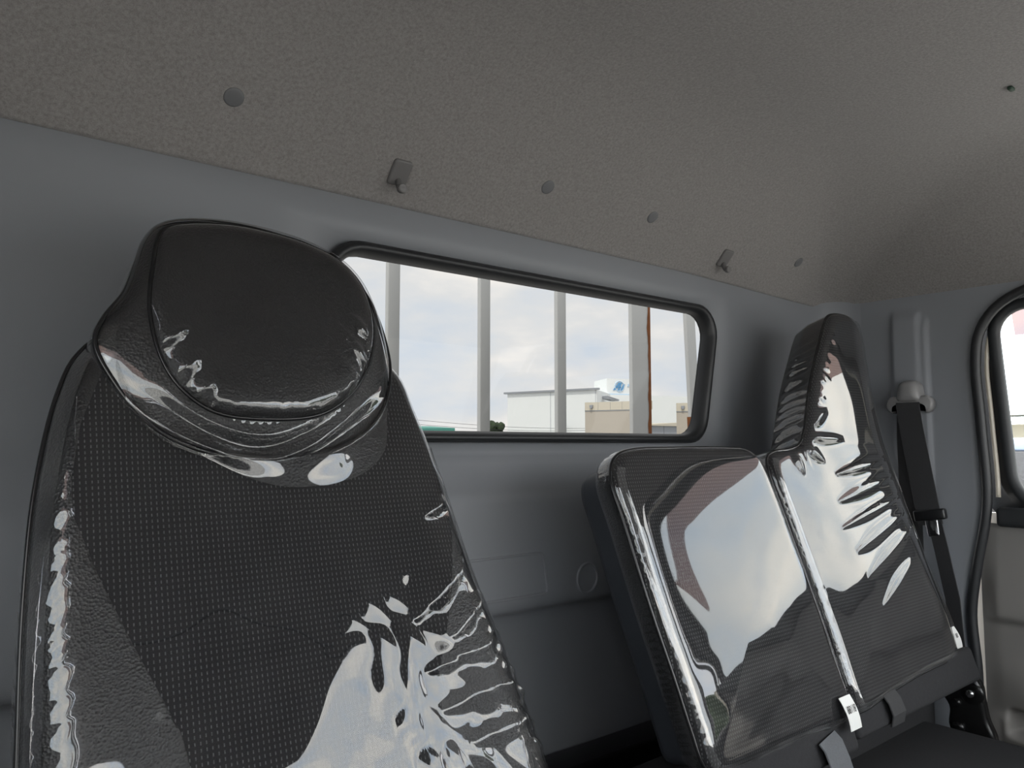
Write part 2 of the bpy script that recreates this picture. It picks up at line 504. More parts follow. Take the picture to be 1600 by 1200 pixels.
# ---- rear window: rubber gasket and a pane darkened to dim the view outside
win = thing('window_1', 'wide rear window with black rubber gasket and glass darkened to dim the outside view', 'window', (0.93, 1.0, 0.0))
structure(win)
n_ = 160
go, gi = resample(WIN_OUT, n_), resample(WIN_IN, n_)
mid = (go + gi) / 2
sec = [(go * 1.0, 1.004), (go, 0.990), (go * .75 + gi * .25, 0.985), (mid, 0.984), (go * .25 + gi * .75, 0.988), (gi, 0.998), (gi, 1.016)]
v, f = loft([[(p[0], y, p[1]) for p in P] for P, y in sec])
mesh('gasket', v, f, 'rubber', win)
gp = resample(WIN_IN, 64)
gp2 = gp + normals2(gp) * 0.004
v = [(p[0], 1.012, p[1]) for p in gp2] + [(p[0], 1.016, p[1]) for p in gp2]
mesh('pane', v[:64], [tuple(range(64))], 'rear_glass', win, smooth=False)

# ---- black floor rail at the foot of the rear wall
rail = structure(mesh('trim_1', *box_data((-0.2, 0.955, -0.575), (1.8, 1.025, -0.535), 0.006), 'black_plastic'), 'black sill rail along the foot of the rear wall')
rail['_o'] = (0, 0, 0)
box('rail_step', (-0.2, 0.93, -0.60), (1.8, 0.975, -0.562), 'black_plastic', rail, 0.005)

# ---- headliner
HH, HD, HP = 0.20, 0.36, 2.3
def head_h(d):
    d = min(max(d / HD, 0), 1)
    return HH * (1 - (1 - d) ** HP)
YF = -0.36
def rim_ring(d, z0off=0.0):
    x0, x1, y0, y1 = XL + d, XR - d, YF + d, 0.994 - d
    r_ = min(0.05 + 0.75 * d, 0.22)
    pts = rounded_poly([(x0, y0), (x1, y0), (x1, y1), (x0, y1)], r_, 12)
    # straight runs subdivided so every ring has the same layout
    out = []; per = 13
    for i in range(4):
        cor = pts[i * per:(i + 1) * per]
        nxt = pts[((i + 1) % 4) * per]
        out += list(cor)
        for t in np.linspace(0, 1, 22)[1:-1]:
            out.append(cor[-1] * (1 - t) + nxt * t)
    return out
def rim_z(x, y):
    z = 0.366
    if x > 1.3: z += -0.014 * min(1, (x - 1.3) / 0.5)
    if y < 0.5: z += 0.03 * min(1, (0.5 - y) / 0.8)
    return z
rings = []
ds = [0.0] + [HD * (i / 16) ** 1.4 for i in range(1, 17)] + [0.42]
rings.append([(p[0] * 1.0, p[1] + 0.0, rim_z(p[0], p[1]) - 0.002) for p in rim_ring(-0.012)])
rings.append([(p[0], p[1], rim_z(p[0], p[1]) - 0.004) for p in rim_ring(-0.004)])
for d in ds:
    rings.append([(p[0], p[1], rim_z(p[0], p[1]) * (1 - min(1, d / HD)) + 0.366 * min(1, d / HD) + head_h(d)) for p in rim_ring(d)])
v, f = loft(rings, cap1=True)
ceiling = structure(mesh('ceiling', v, f, 'felt'), 'brownish-grey felt headliner curving down to the rear wall')
def head_frame(x, d):
    """matrix on the rear slope of the headliner: x along the cab, y up the slope, z out of the felt"""
    y = 0.994 - d; z = 0.366 + head_h(d)
    if x > 1.3: z += -0.014 * min(1, (x - 1.3) / 0.5) * (1 - d / HD)
    e_ = 0.002
    sl_ = (head_h(d + e_) - head_h(d - e_)) / (2 * e_)
    ty = Vector((0, -1, sl_)).normalized(); tx = Vector((1, 0, 0)); tz = tx.cross(ty)
    if tz.y > 0: tz = -tz
    M = Matrix(((tx.x, ty.x, tz.x, x), (tx.y, ty.y, tz.y, y), (tx.z, ty.z, tz.z, z), (0, 0, 0, 1)))
    return M
labels = ['round grey trim button on the headliner, leftmost and largest', 'round grey headliner button just right of the nearer coat hook',
          'round grey headliner button midway between the two coat hooks, third from left', 'small far round headliner button beyond the farther coat hook']
for x, lb in zip((0.322, 0.850, 1.119, 1.639), labels):
    M = head_frame(x, 0.058)
    rings = []
    for r_, h in ((0.0125, -0.002), (0.0125, 0.0006), (0.0118, 0.0014), (0.0095, 0.0019), (0.006, 0.0022), (0.0015, 0.0023)):
        rings.append([M @ Vector((r_ * math.cos(t), r_ * math.sin(t), h)) for t in np.linspace(0, 2 * math.pi, 28, endpoint=False)])
    v, f = loft(rings, cap1=True)
    tag(mesh('trim_button', v, f, 'button_plastic'), lb, 'trim button', 'round buttons on the headliner')
for x, lb in ((0.578, 'nearer grey plastic coat hook on the headliner above the rear window'), (1.387, 'farther grey plastic coat hook on the headliner near the right corner')):
    M = head_frame(x, 0.030)
    o_ = M.translation
    h_ = thing('coat_hook', lb, 'coat hook', (o_.x, o_.y, o_.z), 'coat hooks on the headliner')
    P = rounded_poly([(-0.0155, -0.019), (0.0155, -0.019), (0.0155, 0.021), (-0.0155, 0.021)], 0.005, 5)
    nn = normals2(P)
    rg = []
    for off, h in ((0, -0.003), (0, 0.003), (-0.0012, 0.0048), (-0.003, 0.005)):
        rg.append([M @ Vector((p[0], p[1], h)) for p in P + nn * off])
    v, f = loft(rg, cap1=True)
    mesh('plate', v, f, 'hook_plastic', h_)
    pts = [M @ Vector(q) for q in ((0, -0.010, 0.002), (0, -0.014, 0.010), (0, -0.017, 0.016), (0.0, -0.016, 0.021))]
    tube('hook_stem', [tuple(p) for p in pts], 0.0045, 'hook_plastic', h_)
    cap_ = [M @ Vector(q) for q in ((0.0, -0.0165, 0.0185), (0, -0.0155, 0.0205), (0, -0.013, 0.026), (0, -0.0125, 0.0265))]
    tube('hook_knob', [tuple(p) for p in cap_], [0.0052, 0.0072, 0.0072, 0.0058], 'hook_plastic', h_, n=14)

# ---- right pillar trim with the raised belt channel
def door_edge(z):
    zs = [-1.2, -0.60, -0.49, -0.43, -0.37, -0.28, -0.20, -0.13, 0.05, 0.19, 0.235, 0.270, 0.298, 0.320, 0.334, 0.343, 0.352]
    ys = [0.69, 0.685, 0.680, 0.684, 0.686, 0.674, 0.658, 0.646, 0.650, 0.655, 0.648, 0.632, 0.608, 0.575, 0.53, 0.46, 0.30]
    return float(np.interp(z, zs, ys))
def sm(a, b, x):
    t = min(max((x - a) / (b - a), 0), 1); return t * t * (3 - 2 * t)
zr = list(np.linspace(-1.2, -0.6, 5)) + list(np.linspace(-0.58, 0.18, 50)) + list(np.linspace(0.19, 0.352, 26))
cols = 56
vs, fs = [], []
for z in zr:
    y0 = door_edge(z)
    for k in range(cols):
        y = y0 + (0.912 - y0) * k / (cols - 1)
        ch = sm(0.768, 0.780, y) * (1 - sm(0.832, 0.840, y)) * sm(-0.06, 0.02, z) * (1 - sm(0.29, 0.325, z)) * 0.010
        ch += 0.006 * sm(0.752, 0.760, y) * (1 - sm(0.768, 0.778, y)) * sm(-0.16, -0.05, z) * (1 - sm(0.27, 0.31, z))
        bow = 0.012 * sm(0, 1, (0.36 - z) / 0.5) * 0
        edge = -0.012 * (1 - sm(0, 0.025, y - y0))
        low = 0.02 * sm(-0.15, -0.5, z) * sm(0.66, 0.76, y)
        vs.append((XR - ch - bow - edge - low * (1 - sm(0.84, 0.912, y)), y, z))
for r_ in range(len(zr) - 1):
    for c_ in range(cols - 1):
        a = r_ * cols + c_
        fs.append((a, a + 1, a + cols + 1, a + cols))
structure(mesh('wall_right', vs, fs, 'wall_plastic'), 'blue-grey plastic pillar trim beside the passenger door')
vs, fs = [], []
for z in zr:
    y0 = door_edge(z)
    for k in range(8):
        vs.append((XL, y0 + (0.83 - y0) * k / 7, z))
for r_ in range(len(zr) - 1):
    for c_ in range(7):
        a = r_ * 8 + c_
        fs.append((a, a + 1, a + 9, a + 8))
structure(mesh('wall_left', vs, fs, 'wall_plastic'), 'grey plastic pillar trim beside the driver door')

# ---- doors
OPEN = [(-0.36, -1.0), (0.685, -1.0), (0.682, -0.60), (0.680, -0.49), (0.686, -0.37), (0.672, -0.27), (0.646, -0.13), (0.650, 0.05), (0.655, 0.18), (0.644, 0.250), (0.61, 0.300), (0.555, 0.330), (0.48, 0.342), (0.2, 0.352), (-0.05, 0.356), (-0.14, 0.33), (-0.38, -0.1), (-0.43, -0.3), (-0.42, -0.8)]
GLASS = rounded_poly([(0.618, 0.296), (0.590, -0.135), (-0.32, -0.135), (-0.08, 0.30)], [0.055, 0.085, 0.05, 0.07], 10)
def make_door(n, x, s, label):
    """s = +1 puts the outside of the door towards +x"""
    d_ = thing('door_%d' % n, label, 'door', (x, 0.0, -1.0)); structure(d_)
    op = catmull(OPEN, 260)
    nn = normals2(op)
    tube('weatherstrip', [(x - s * 0.004, p[0], p[1]) for p in op], 0.0110, 'rubber', d_, n=10, closed=True)
    q = op - nn * 0.017
    tube('body_flange', [(x + s * 0.012, p[0], p[1]) for p in q if p[1] > -0.13], 0.005, 'cream_paint', d_, n=8)
    q1 = op - nn * 0.026
    # window frame: ring between the flange and the glass, upper part of the door
    up = [p for p in q1]
    g = resample(GLASS, 220); gn = normals2(g)
    outer = []
    for p in g:      # outermost frame point straight out from the glass edge
        best = None
    fr = [(0.0, 0.022), (0.0, 0.012), (0.006, 0.006), (0.020, 0.006), (0.024, 0.012), (0.034, 0.014), (0.038, 0.020), (0.080, 0.024)]
    rings = [[(x + s * dx, p[0], p[1]) for p in g + gn * (o_ - 0.003)] for o_, dx in fr]
    v, f = loft(rings)
    # trim the frame where it would stand below the belt
    mesh('window_frame', v, f, 'door_black', d_)
    gs = resample(GLASS, 80)
    mesh('pane', [(x + s * 0.021, p[0], p[1]) for p in gs], [tuple(range(80))], 'door_glass', d_, smooth=False)
    # belt rail
    box('belt_rail', (min(x - s * 0.012, x + s * 0.03), -0.40, -0.176), (max(x - s * 0.012, x + s * 0.03), 0.628, -0.134), 'door_black', d_, 0.008)
    # lower trim panel with a crease, a pull pocket bulge
    zs = list(np.linspace(-0.17, -0.95, 130)); ys = list(np.linspace(-0.42, 0.50, 30)) + list(np.linspace(0.504, 0.668, 42)); vv, ff = [], []
    for z in zs:
        for y in ys:
            ins = 0.004
            ins += 0.014 * sm(-0.20, -0.36, z) * (1 - sm(-0.366, -0.385, z))
            ins += 0.026 * sm(-0.44, -0.54, z) * sm(0.67, 0.55, y)
            ins += 0.012 * sm(-0.56, -0.585, z)
            ins *= sm(0.672, 0.63, y)
            pk = sm(0.628, 0.600, y) * sm(-0.552, -0.566, z) * sm(-0.612, -0.598, z)
            vv.append((x + s * (0.008 - ins + 0.05 * pk), y, z))
    for r_ in range(len(zs) - 1):
        for c_ in range(len(ys) - 1):
            a = r_ * len(ys) + c_; ff.append((a, a + 1, a + len(ys) + 1, a + len(ys)))
    mesh('trim_panel', vv, ff, 'door_plastic', d_)
    # outer skin, closes the door
    box('outer_skin', (min(x + s * 0.04, x + s * 0.05), -0.50, -1.0), (max(x + s * 0.04, x + s * 0.05), 0.70, -0.15), 'cream_paint', d_)
    # smoked rain visor along the top of the glass, outside
    vt = []
    ysv = np.linspace(0.60, -0.20, 40)
    for (zz, dx) in ((0.325, 0.045), (0.29, 0.060), (0.245, 0.075)):
        vt.append([(x + s * dx, y, zz - 0.20 * sm(-0.02, -0.20, y)) for y in ysv])
    v, f = loft(vt, closed=False)
    mesh('rain_visor', v, f, 'visor_plastic', d_)
    return d_
make_door(1, XR, 1, 'passenger door with black window frame and beige-grey trim panel')
make_door(2, XL, -1, 'driver door with black window frame and grey trim panel')

# ---- front of the cab (seen only in reflections and by its light)
structure(mesh('floor', *box_data((XL - 0.05, -0.95, -1.22), (XR + 0.05, 1.05, -1.2), 0), 'floor_mat', smooth=False), 'dark rubber cab floor')
structure(mesh('wall_front', *box_data((XL - 0.05, -0.74, -1.2), (XR + 0.05, -0.70, -0.33), 0), 'dash_plastic', smooth=False), 'dark front bulkhead below the windshield')
db = thing('dashboard', 'dark grey dashboard across the front of the cab', 'dashboard', (0.8, -0.7, -0.9)); structure(db)
box('dash_body', (XL, -0.70, -0.75), (XR, -0.36, -0.33), 'dash_plastic', db, 0.05)
box('instrument_hood', (-0.12, -0.62, -0.36), (0.38, -0.38, -0.27), 'dash_plastic', db, 0.03)
ws = thing('window_2', 'large windshield at the front of the cab', 'window', (0.8, -0.7, -0.3)); structure(ws)
mesh('pane', [(XL, -0.70, -0.33), (XR, -0.70, -0.33), (XR, -0.38, 0.41), (XL, -0.38, 0.41)], [(0, 1, 2, 3)], 'windshield_glass', ws, smooth=False)
for x in (XL, XR):
    tube('pillar', [(x, -0.71, -0.36), (x, -0.56, 0.02), (x, -0.38, 0.40)], 0.04, 'wall_plastic', ws)
tube('header', [(XL, -0.37, 0.405), (XR, -0.37, 0.405)], 0.022, 'wall_plastic', ws)

# added out-of-view panel, visor-shaped, to darken reflections low in the driver seat film
sv = thing('added_shade_panel', 'added unseen grey panel at the driver side of the windshield, darkening the seat film reflection', 'added shade panel', (0.3, -0.36, 0.40))
P = rounded_poly([(-0.20, 0.40), (0.98, 0.40), (0.58, 0.05), (-0.20, 0.05)], 0.03, 6)
nn = normals2(P)
rg = [[(p[0], -0.345 - 0.12 * (0.40 - p[1]) - y, p[1]) for p in P + nn * o_] for y, o_ in ((0.0, -0.006), (0.004, 0), (0.014, 0), (0.018, -0.006))]
V, f_ = loft(rg, cap0=True, cap1=True)
mesh('panel', V, f_, 'felt', sv)
tube('hinge_rod', [(-0.20, -0.352, 0.396), (0.96, -0.352, 0.396)], 0.007, 'black_plastic', sv, n=8)

# ================================================================== SEATS
class Frame:
    """seat-back frame: u across, v up the back rest, w out of the back towards the occupant"""
    def __init__(s, y0, deg): s.y0, s.a = y0, R(deg)
    def P(s, u, v, w_):
        sa, ca = math.sin(s.a), math.cos(s.a)
        u = np.asarray(u, float); v = np.asarray(v, float); w_ = np.asarray(w_, float)
        return np.stack(np.broadcast_arrays(u, s.y0 + v * sa - w_ * ca, v * ca + w_ * sa), -1)
def edge_field(P, out):
    """distance to the outline and arc length of the nearest outline point"""
    seg = np.linalg.norm(np.roll(out, -1, 0) - out, axis=1)
    S = np.concatenate([[0], np.cumsum(seg)[:-1]])
    tg = np.roll(out, -1, 0) - np.roll(out, 1, 0); tg /= np.linalg.norm(tg, axis=1)[:, None]
    d = np.empty(len(P)); s = np.empty(len(P))
    for i in range(0, len(P), 4000):
        q = P[i:i + 4000]
        D = ((q[:, None, :] - out[None]) ** 2).sum(-1)
        k = D.argmin(1)
        d[i:i + 4000] = np.sqrt(D[np.arange(len(q)), k])
        s[i:i + 4000] = S[k] + ((q - out[k]) * tg[k]).sum(1)
    return d, s, seg.sum()
def wrinkles(d, s, L, spans, seed=1):
    """finger-like folds in the film that start at the seam and run inward.
    spans: (s0, s1, mean spacing, height, length, slant)"""
    r = np.random.default_rng(seed)
    h = np.zeros_like(d)
    for (s0, s1, sp, amp, ln, sl_) in spans:
        x = s0
        while x < s1:
            step = sp * r.uniform(0.6, 1.5)
            a = amp * r.uniform(0.35, 1.25); l = ln * r.uniform(0.45, 1.4); wd = step * r.uniform(0.22, 0.36); k = sl_ + r.uniform(-0.25, 0.25)
            m = d < l * 2.2
            ds_ = (s[m] - x - k * d[m] + L / 2) % L - L / 2
            wloc = wd * (0.65 + 0.9 * np.clip(d[m] / l, 0, 1))
            h[m] += a * np.exp(-(ds_ / wloc) ** 2) * np.exp(-(d[m] / l) ** 2.5) * np.clip(d[m] / 0.004, 0, 1)
            x += step
    return h
def folds(u, v, segs, wd, ht):
    """single leaf-shaped folds along given lines"""
    h = np.zeros_like(u)
    for i, (u0, v0, u1, v1) in enumerate(segs):
        L = math.hypot(u1 - u0, v1 - v0); e0, e1 = (u1 - u0) / L, (v1 - v0) / L
        t = ((u - u0) * e0 + (v - v0) * e1) / L; c = -(u - u0) * e1 + (v - v0) * e0
        m = (t > 0) & (t < 1)
        k = np.sin(math.pi * np.clip(t, 0, 1)); w_ = wd * (0.35 + 0.75 * k) * (0.8 + 0.4 * ((i * 37) % 10) / 10)
        h += np.where(m, ht * np.sqrt(k) * np.exp(-(c / w_) ** 2), 0)
    return h
def swell(u, v, seed, amp, wl, n=10):
    """slow random undulation"""
    r = np.random.default_rng(seed); h = np.zeros_like(u)
    for _ in range(n):
        k = 2 * math.pi / (wl * r.uniform(0.6, 1.8)); a = r.uniform(0, 2 * math.pi); p = r.uniform(0, 6.28)
        h += np.sin(k * (u * math.cos(a) + v * math.sin(a)) + p)
    return amp * h / math.sqrt(n)
def puff(F, out, c, K, wf, film_fn=None):
    """front skin of a cushion from its outline; returns verts, faces, uv"""
    out = np.asarray(out); n = len(out); c = np.asarray(c)
    q = np.linspace(0, 1, K + 1)[1:]
    t = np.sin(q * math.pi / 2) * 0.6 + q * 0.4
    P = np.concatenate([c[None]] + [c + tt * (out - c) for tt in t])
    d, s, L = edge_field(P, out)
    d[-n:] = 0
    w_ = wf(P[:, 0], P[:, 1], d)
    if film_fn is not None:
        w_ = w_ + film_fn(P[:, 0], P[:, 1], d, s, L)
    V = F.P(P[:, 0], P[:, 1], w_)
    fs = [(0, 1 + k, 1 + (k + 1) % n) for k in range(n)]
    for i in range(K - 1):
        a = 1 + i * n
        for k in range(n):
            l = (k + 1) % n
            fs.append((a + k, a + n + k, a + n + l, a + l))
    return V, fs, P
def side(F, out, secs, disp=None):
    """gusset: outline rings at (inset, w)"""
    nn = normals2(out); rg = []
    seg = np.linalg.norm(np.roll(out, -1, 0) - out, axis=1); S = np.concatenate([[0], np.cumsum(seg)[:-1]])
    for i, (ins, w_) in enumerate(secs):
        o_ = -ins + (disp(S, w_, i / (len(secs) - 1)) if disp is not None else 0)
        Q = out + nn * np.asarray(o_).reshape(-1, 1) if np.ndim(o_) else out + nn * o_
        rg.append(F.P(Q[:, 0], Q[:, 1], w_))
    return loft([list(map(tuple, r_)) for r_ in rg])
def sec_interp(secs, n):
    A = np.array(secs, float); x = np.linspace(0, len(A) - 1, n)
    return [(float(np.interp(t, range(len(A)), A[:, 0])), float(np.interp(t, range(len(A)), A[:, 1]))) for t in x]
def cap(F, out, ins, w_):
    nn = normals2(out); Q = out - nn * ins
    return F.P(Q[:, 0], Q[:, 1], w_), [tuple(range(len(Q)))]

# ------------------------------------------------------------------ driver seat
FD = Frame(0.76, 18)
ds_ = thing('driver_seat', 'near black front seat with built-in headrest under crinkled clear plastic', 'seat', (0.33, 0.55, -1.2))
dout = catmull([(0.085, -0.62), (0.090, -0.40), (0.095, -0.245), (0.099, -0.130), (0.108, -0.028), (0.126, 0.060), (0.142, 0.098), (0.170, 0.122), (0.30, 0.130), (0.455, 0.120), (0.488, 0.094), (0.503, 0.045),
                (0.522, -0.043), (0.540, -0.150), (0.566, -0.253), (0.590, -0.37), (0.60, -0.48), (0.595, -0.62)], 520)
def dw(u, v, d):
    base = -0.030 + 0.034 * (1 - np.exp(-(d / 0.012)))
    xc = 0.33 + 0.02 * np.clip((-v) / 0.4, 0, 1)
    bol = np.where(u < 0.3, 0.0, 0.014) * np.exp(-((d - 0.055) / 0.04) ** 2) * np.clip((0.02 - v) / 0.25, 0, 1)
    belly = 0.020 * np.clip((0.05 - v) / 0.45, 0, 1) * np.exp(-((u - xc - 0.03) / 0.17) ** 2)
    return base + bol + belly
V, f_, P_ = puff(FD, dout, (0.33, -0.20), 60, dw)
mesh('backrest', V, f_, 'leatherette', ds_)
V, f_ = side(FD, dout, [(0, -0.030), (0.001, -0.040), (0.004, -0.07), (0.010, -0.10), (0.02, -0.12)])
mesh('back_gusset', V, f_, 'leatherette', ds_)
V, f_ = cap(FD, dout, 0.02, -0.12)
mesh('back_shell', V, f_, 'shell_plastic', ds_, smooth=False)
# woven centre panel, narrowing downwards between the bolsters
pv = np.linspace(0.095, -0.60, 150)
pl = np.interp(-pv, [-0.095, -0.02, 0.03, 0.062, 0.115, 0.17, 0.253, 0.4, 0.6], [0.165, 0.138, 0.130, 0.130, 0.147, 0.169, 0.205, 0.23, 0.24])
pr = np.interp(-pv, [-0.095, -0.02, 0.03, 0.10, 0.171, 0.216, 0.252, 0.4, 0.6], [0.465, 0.492, 0.505, 0.506, 0.482, 0.466, 0.452, 0.44, 0.44])
U = np.array([np.linspace(a, b, 90) for a, b in zip(pl, pr)]); VV = np.repeat(pv[:, None], 90, 1)
pp = np.stack([U.ravel(), VV.ravel()], 1)
d0, s0, L0 = edge_field(pp, dout)
wv = dw(pp[:, 0], pp[:, 1], d0) + 0.0011
V = FD.P(pp[:, 0], pp[:, 1], wv)
f_ = [(i * 90 + k, i * 90 + k + 1, (i + 1) * 90 + k + 1, (i + 1) * 90 + k) for i in range(149) for k in range(89)]
o_ = mesh('woven_panel', V, f_, 'woven', ds_, uv=pp)
o_['label'] = 'black woven centre panel with rows of pale dashes'
# headrest: front face, flaring gusset and a collar below
HA = [(0.2215, 0.2225), (0.2075, 0.2125), (0.1975, 0.1705), (0.1925, 0.1225), (0.2015, 0.0725), (0.2175, 0.0445), (0.2455, 0.0235), (0.2925, 0.0175), (0.3515, 0.0235), (0.3895, 0.0465), (0.4185, 0.0865), (0.4315, 0.1345), (0.4245, 0.1825), (0.4005, 0.2115), (0.3645, 0.2265), (0.3305, 0.2325), (0.2725, 0.2335)]
HB = [(0.213, 0.232), (0.197, 0.212), (0.187, 0.182), (0.176, 0.150), (0.158, 0.122), (0.149, 0.100), (0.151, 0.084), (0.162, 0.060), (0.179, 0.033), (0.210, 0.003), (0.252, -0.013), (0.305, -0.018), (0.361, -0.013), (0.409, 0.008), (0.440, 0.040), (0.456, 0.085), (0.454, 0.135), (0.440, 0.182), (0.408, 0.222), (0.34, 0.244), (0.26, 0.246)]
def polar_out(pts, c, n):
    """outline resampled by angle about c so that two outlines line up"""
    Q = catmull(pts, 2400); a = np.arctan2(Q[:, 1] - c[1], Q[:, 0] - c[0])
    out = []
    for t in np.linspace(-math.pi, math.pi, n, endpoint=False):
        dd = np.abs((a - t + math.pi) % (2 * math.pi) - math.pi); out.append(Q[int(dd.argmin())])
    out = np.array(out)
    for _ in range(2): out = 0.25 * np.roll(out, 1, 0) + 0.5 * out + 0.25 * np.roll(out, -1, 0)
    return out
hc = (0.308, 0.12)
hn = 420
ha, hb = polar_out(HA, hc, hn), polar_out(HB, hc, hn)
def hw(u, v, d):
    return 0.027 + 0.012 * (1 - np.exp(-(d / 0.008))) + 0.003 * np.exp(-(((u - 0.30) / 0.09) ** 2 + ((v - 0.02) / 0.09) ** 2))
V, f_, P_ = puff(FD, ha, hc, 44, hw)
mesh('headrest', V, f_, 'leatherette', ds_)
def head_gusset(extra, disp):
    rg = []
    prof = [(0.0, 0.027), (0.2, 0.0235), (0.40, 0.0192), (0.6, 0.0148), (0.8, 0.0100), (0.93, 0.0065), (1.0, 0.004), (0.98, -0.02), (0.93, -0.05), (0.85, -0.085), (0.7, -0.10)]
    A = np.array(prof); xs = np.linspace(0, len(A) - 1, 41)
    seg = np.linalg.norm(np.roll(hb, -1, 0) - hb, axis=1); S = np.concatenate([[0], np.cumsum(seg)[:-1]])
    for i, t in enumerate(xs):
        b = np.interp(t, range(len(A)), A[:, 0]); w_ = np.interp(t, range(len(A)), A[:, 1])
        # the belly of the gusset stands out a little between the seams
        Q = ha * (1 - b) + hb * b
        nn = normals2(hb)
        o_ = extra + 0.002 * math.sin(math.pi * min(b, 1)) * (t < 6)
        h = disp(S, t / 6.0, Q) if disp is not None else 0
        Q = Q + nn * (o_ * 0.6 + np.asarray(h).reshape(-1, 1) * 0.55 if disp is not None else o_ * 0.6)
        ww = w_ + o_ * 0.6 + (np.asarray(h) * 0.8 if disp is not None else 0)
        rg.append(FD.P(Q[:, 0], Q[:, 1], ww))
    return loft([list(map(tuple, r_)) for r_ in rg], cap1=True)
V, f_ = head_gusset(0.0, None)
mesh('headrest_gusset', V, f_, 'leatherette', ds_)
tube('headrest_piping', [tuple(p) for p in FD.P(ha[:, 0], ha[:, 1], 0.0285)][::2], 0.0022, 'piping', ds_, n=6, closed=True)
tube('collar_piping', [tuple(p) for p in FD.P(hb[:, 0], hb[:, 1], 0.0105)][::2], 0.0026, 'piping', ds_, n=6, closed=True)
# loose flap of film where the gusset meets the shoulder
ix = [i for i in range(hn) if hb[i, 0] < 0.19 and 0.035 < hb[i, 1] < 0.112]
rg = []
for t in np.linspace(0, 1, 6):
    taper = np.interp(hb[ix, 1], [0.035, 0.09, 0.112], [0.02, 0.34, 0.40]).reshape(-1, 1)
    Q = hb[ix] * (1 - t * taper) + ha[ix] * (t * taper)
    rg.append([tuple(p) for p in FD.P(Q[:, 0], Q[:, 1], 0.008 + 0.010 * t)])
V, f_ = loft(rg, closed=False)
mesh('cover_flap', V, f_, 'film_hem', ds_)
# crescent of leatherette under the headrest
TOPU, TOPV = np.array(HB)[8:15, 0], np.array(HB)[8:15, 1]
BOTU, BOTV = [0.215, 0.249, 0.278, 0.316, 0.358, 0.404, 0.435, 0.448], [-0.004, -0.020, -0.036, -0.047, -0.046, -0.035, -0.008, 0.043]
_c = catmull(np.stack([BOTU, BOTV], 1), 200, closed=False); BOTU, BOTV = _c[:, 0], _c[:, 1]
_c = catmull(np.stack([TOPU, TOPV], 1), 200, closed=False); TOPU, TOPV = _c[:, 0], _c[:, 1]
def collar_roll(u, v):
    """soft roll of the seat cover just below the headrest"""
    tp = np.interp(u, TOPU, TOPV); bt = np.interp(u, BOTU, BOTV)
    t = np.clip((tp + 0.004 - v) / np.maximum(tp + 0.004 - bt, 0.002), 0, 1.25)
    k = np.clip((u - 0.205) / 0.05, 0, 1) * np.clip((0.450 - u) / 0.07, 0, 1)
    h = 0.0075 * np.cos(np.clip(t / 1.25, 0, 1) * math.pi / 2) ** 2 * (1 + 0.25 * np.sin(u * 70 + 1.0))
    return k * h * np.clip((tp + 0.004 - v) / 0.004 + 0.2, 0, 1)
cu = np.linspace(0.212, 0.448, 80)
top = np.interp(cu, TOPU, TOPV); bot = np.interp(cu, BOTU, BOTV)
rg = []
for t in np.linspace(0, 1, 18):
    vv = (top + 0.003) * (1 - t) + np.minimum(bot, top) * t
    q = np.stack([cu, vv], 1); dd, _, _ = edge_field(q, dout)
    rg.append([tuple(p) for p in FD.P(cu, vv, dw(cu, vv, dd) + 0.0016 + collar_roll(cu, vv))])
V, f_ = loft(rg, closed=False)
mesh('collar_panel', V, f_, 'leatherette', ds_)
# seam piping round the back rest
tube('back_piping', [tuple(p) for p in FD.P(dout[:, 0], dout[:, 1], -0.029)][::2], 0.0028, 'piping', ds_, n=6, closed=True)
# seat cushion
V, f_ = box_data((0.08, 0.02, -0.75), (0.60, 0.60, -0.57), 0.06, 5)
mesh('seat_cushion', V, f_, 'dark_fabric', ds_)
box('seat_base', (0.12, 0.06, -1.2), (0.56, 0.60, -0.72), 'black_plastic', ds_, 0.02)
# --- film over the back rest
Ld = np.linalg.norm(np.roll(dout, -1, 0) - dout, axis=1).sum()
Sd = np.concatenate([[0], np.cumsum(np.linalg.norm(np.roll(dout, -1, 0) - dout, axis=1))[:-1]])
def s_at(out, S, u, v):
    return float(S[int((((out - np.array([u, v])) ** 2).sum(1)).argmin())])
sA, sB = s_at(dout, Sd, 0.09, -0.40), s_at(dout, Sd, 0.112, -0.04)
sC, sD, sE = s_at(dout, Sd, 0.523, -0.05), s_at(dout, Sd, 0.55, -0.19), s_at(dout, Sd, 0.6, -0.48)
sF, sG = s_at(dout, Sd, 0.595, -0.62), s_at(dout, Sd, 0.085, -0.62)
DRIVER_FOLDS = [(0.465, -0.087, 0.503, -0.068), (0.430, -0.195, 0.512, -0.138), (0.468, -0.218, 0.530, -0.174), (0.436, -0.246, 0.535, -0.225), (0.444, -0.284, 0.550, -0.268), (0.470, -0.319, 0.560, -0.310)]
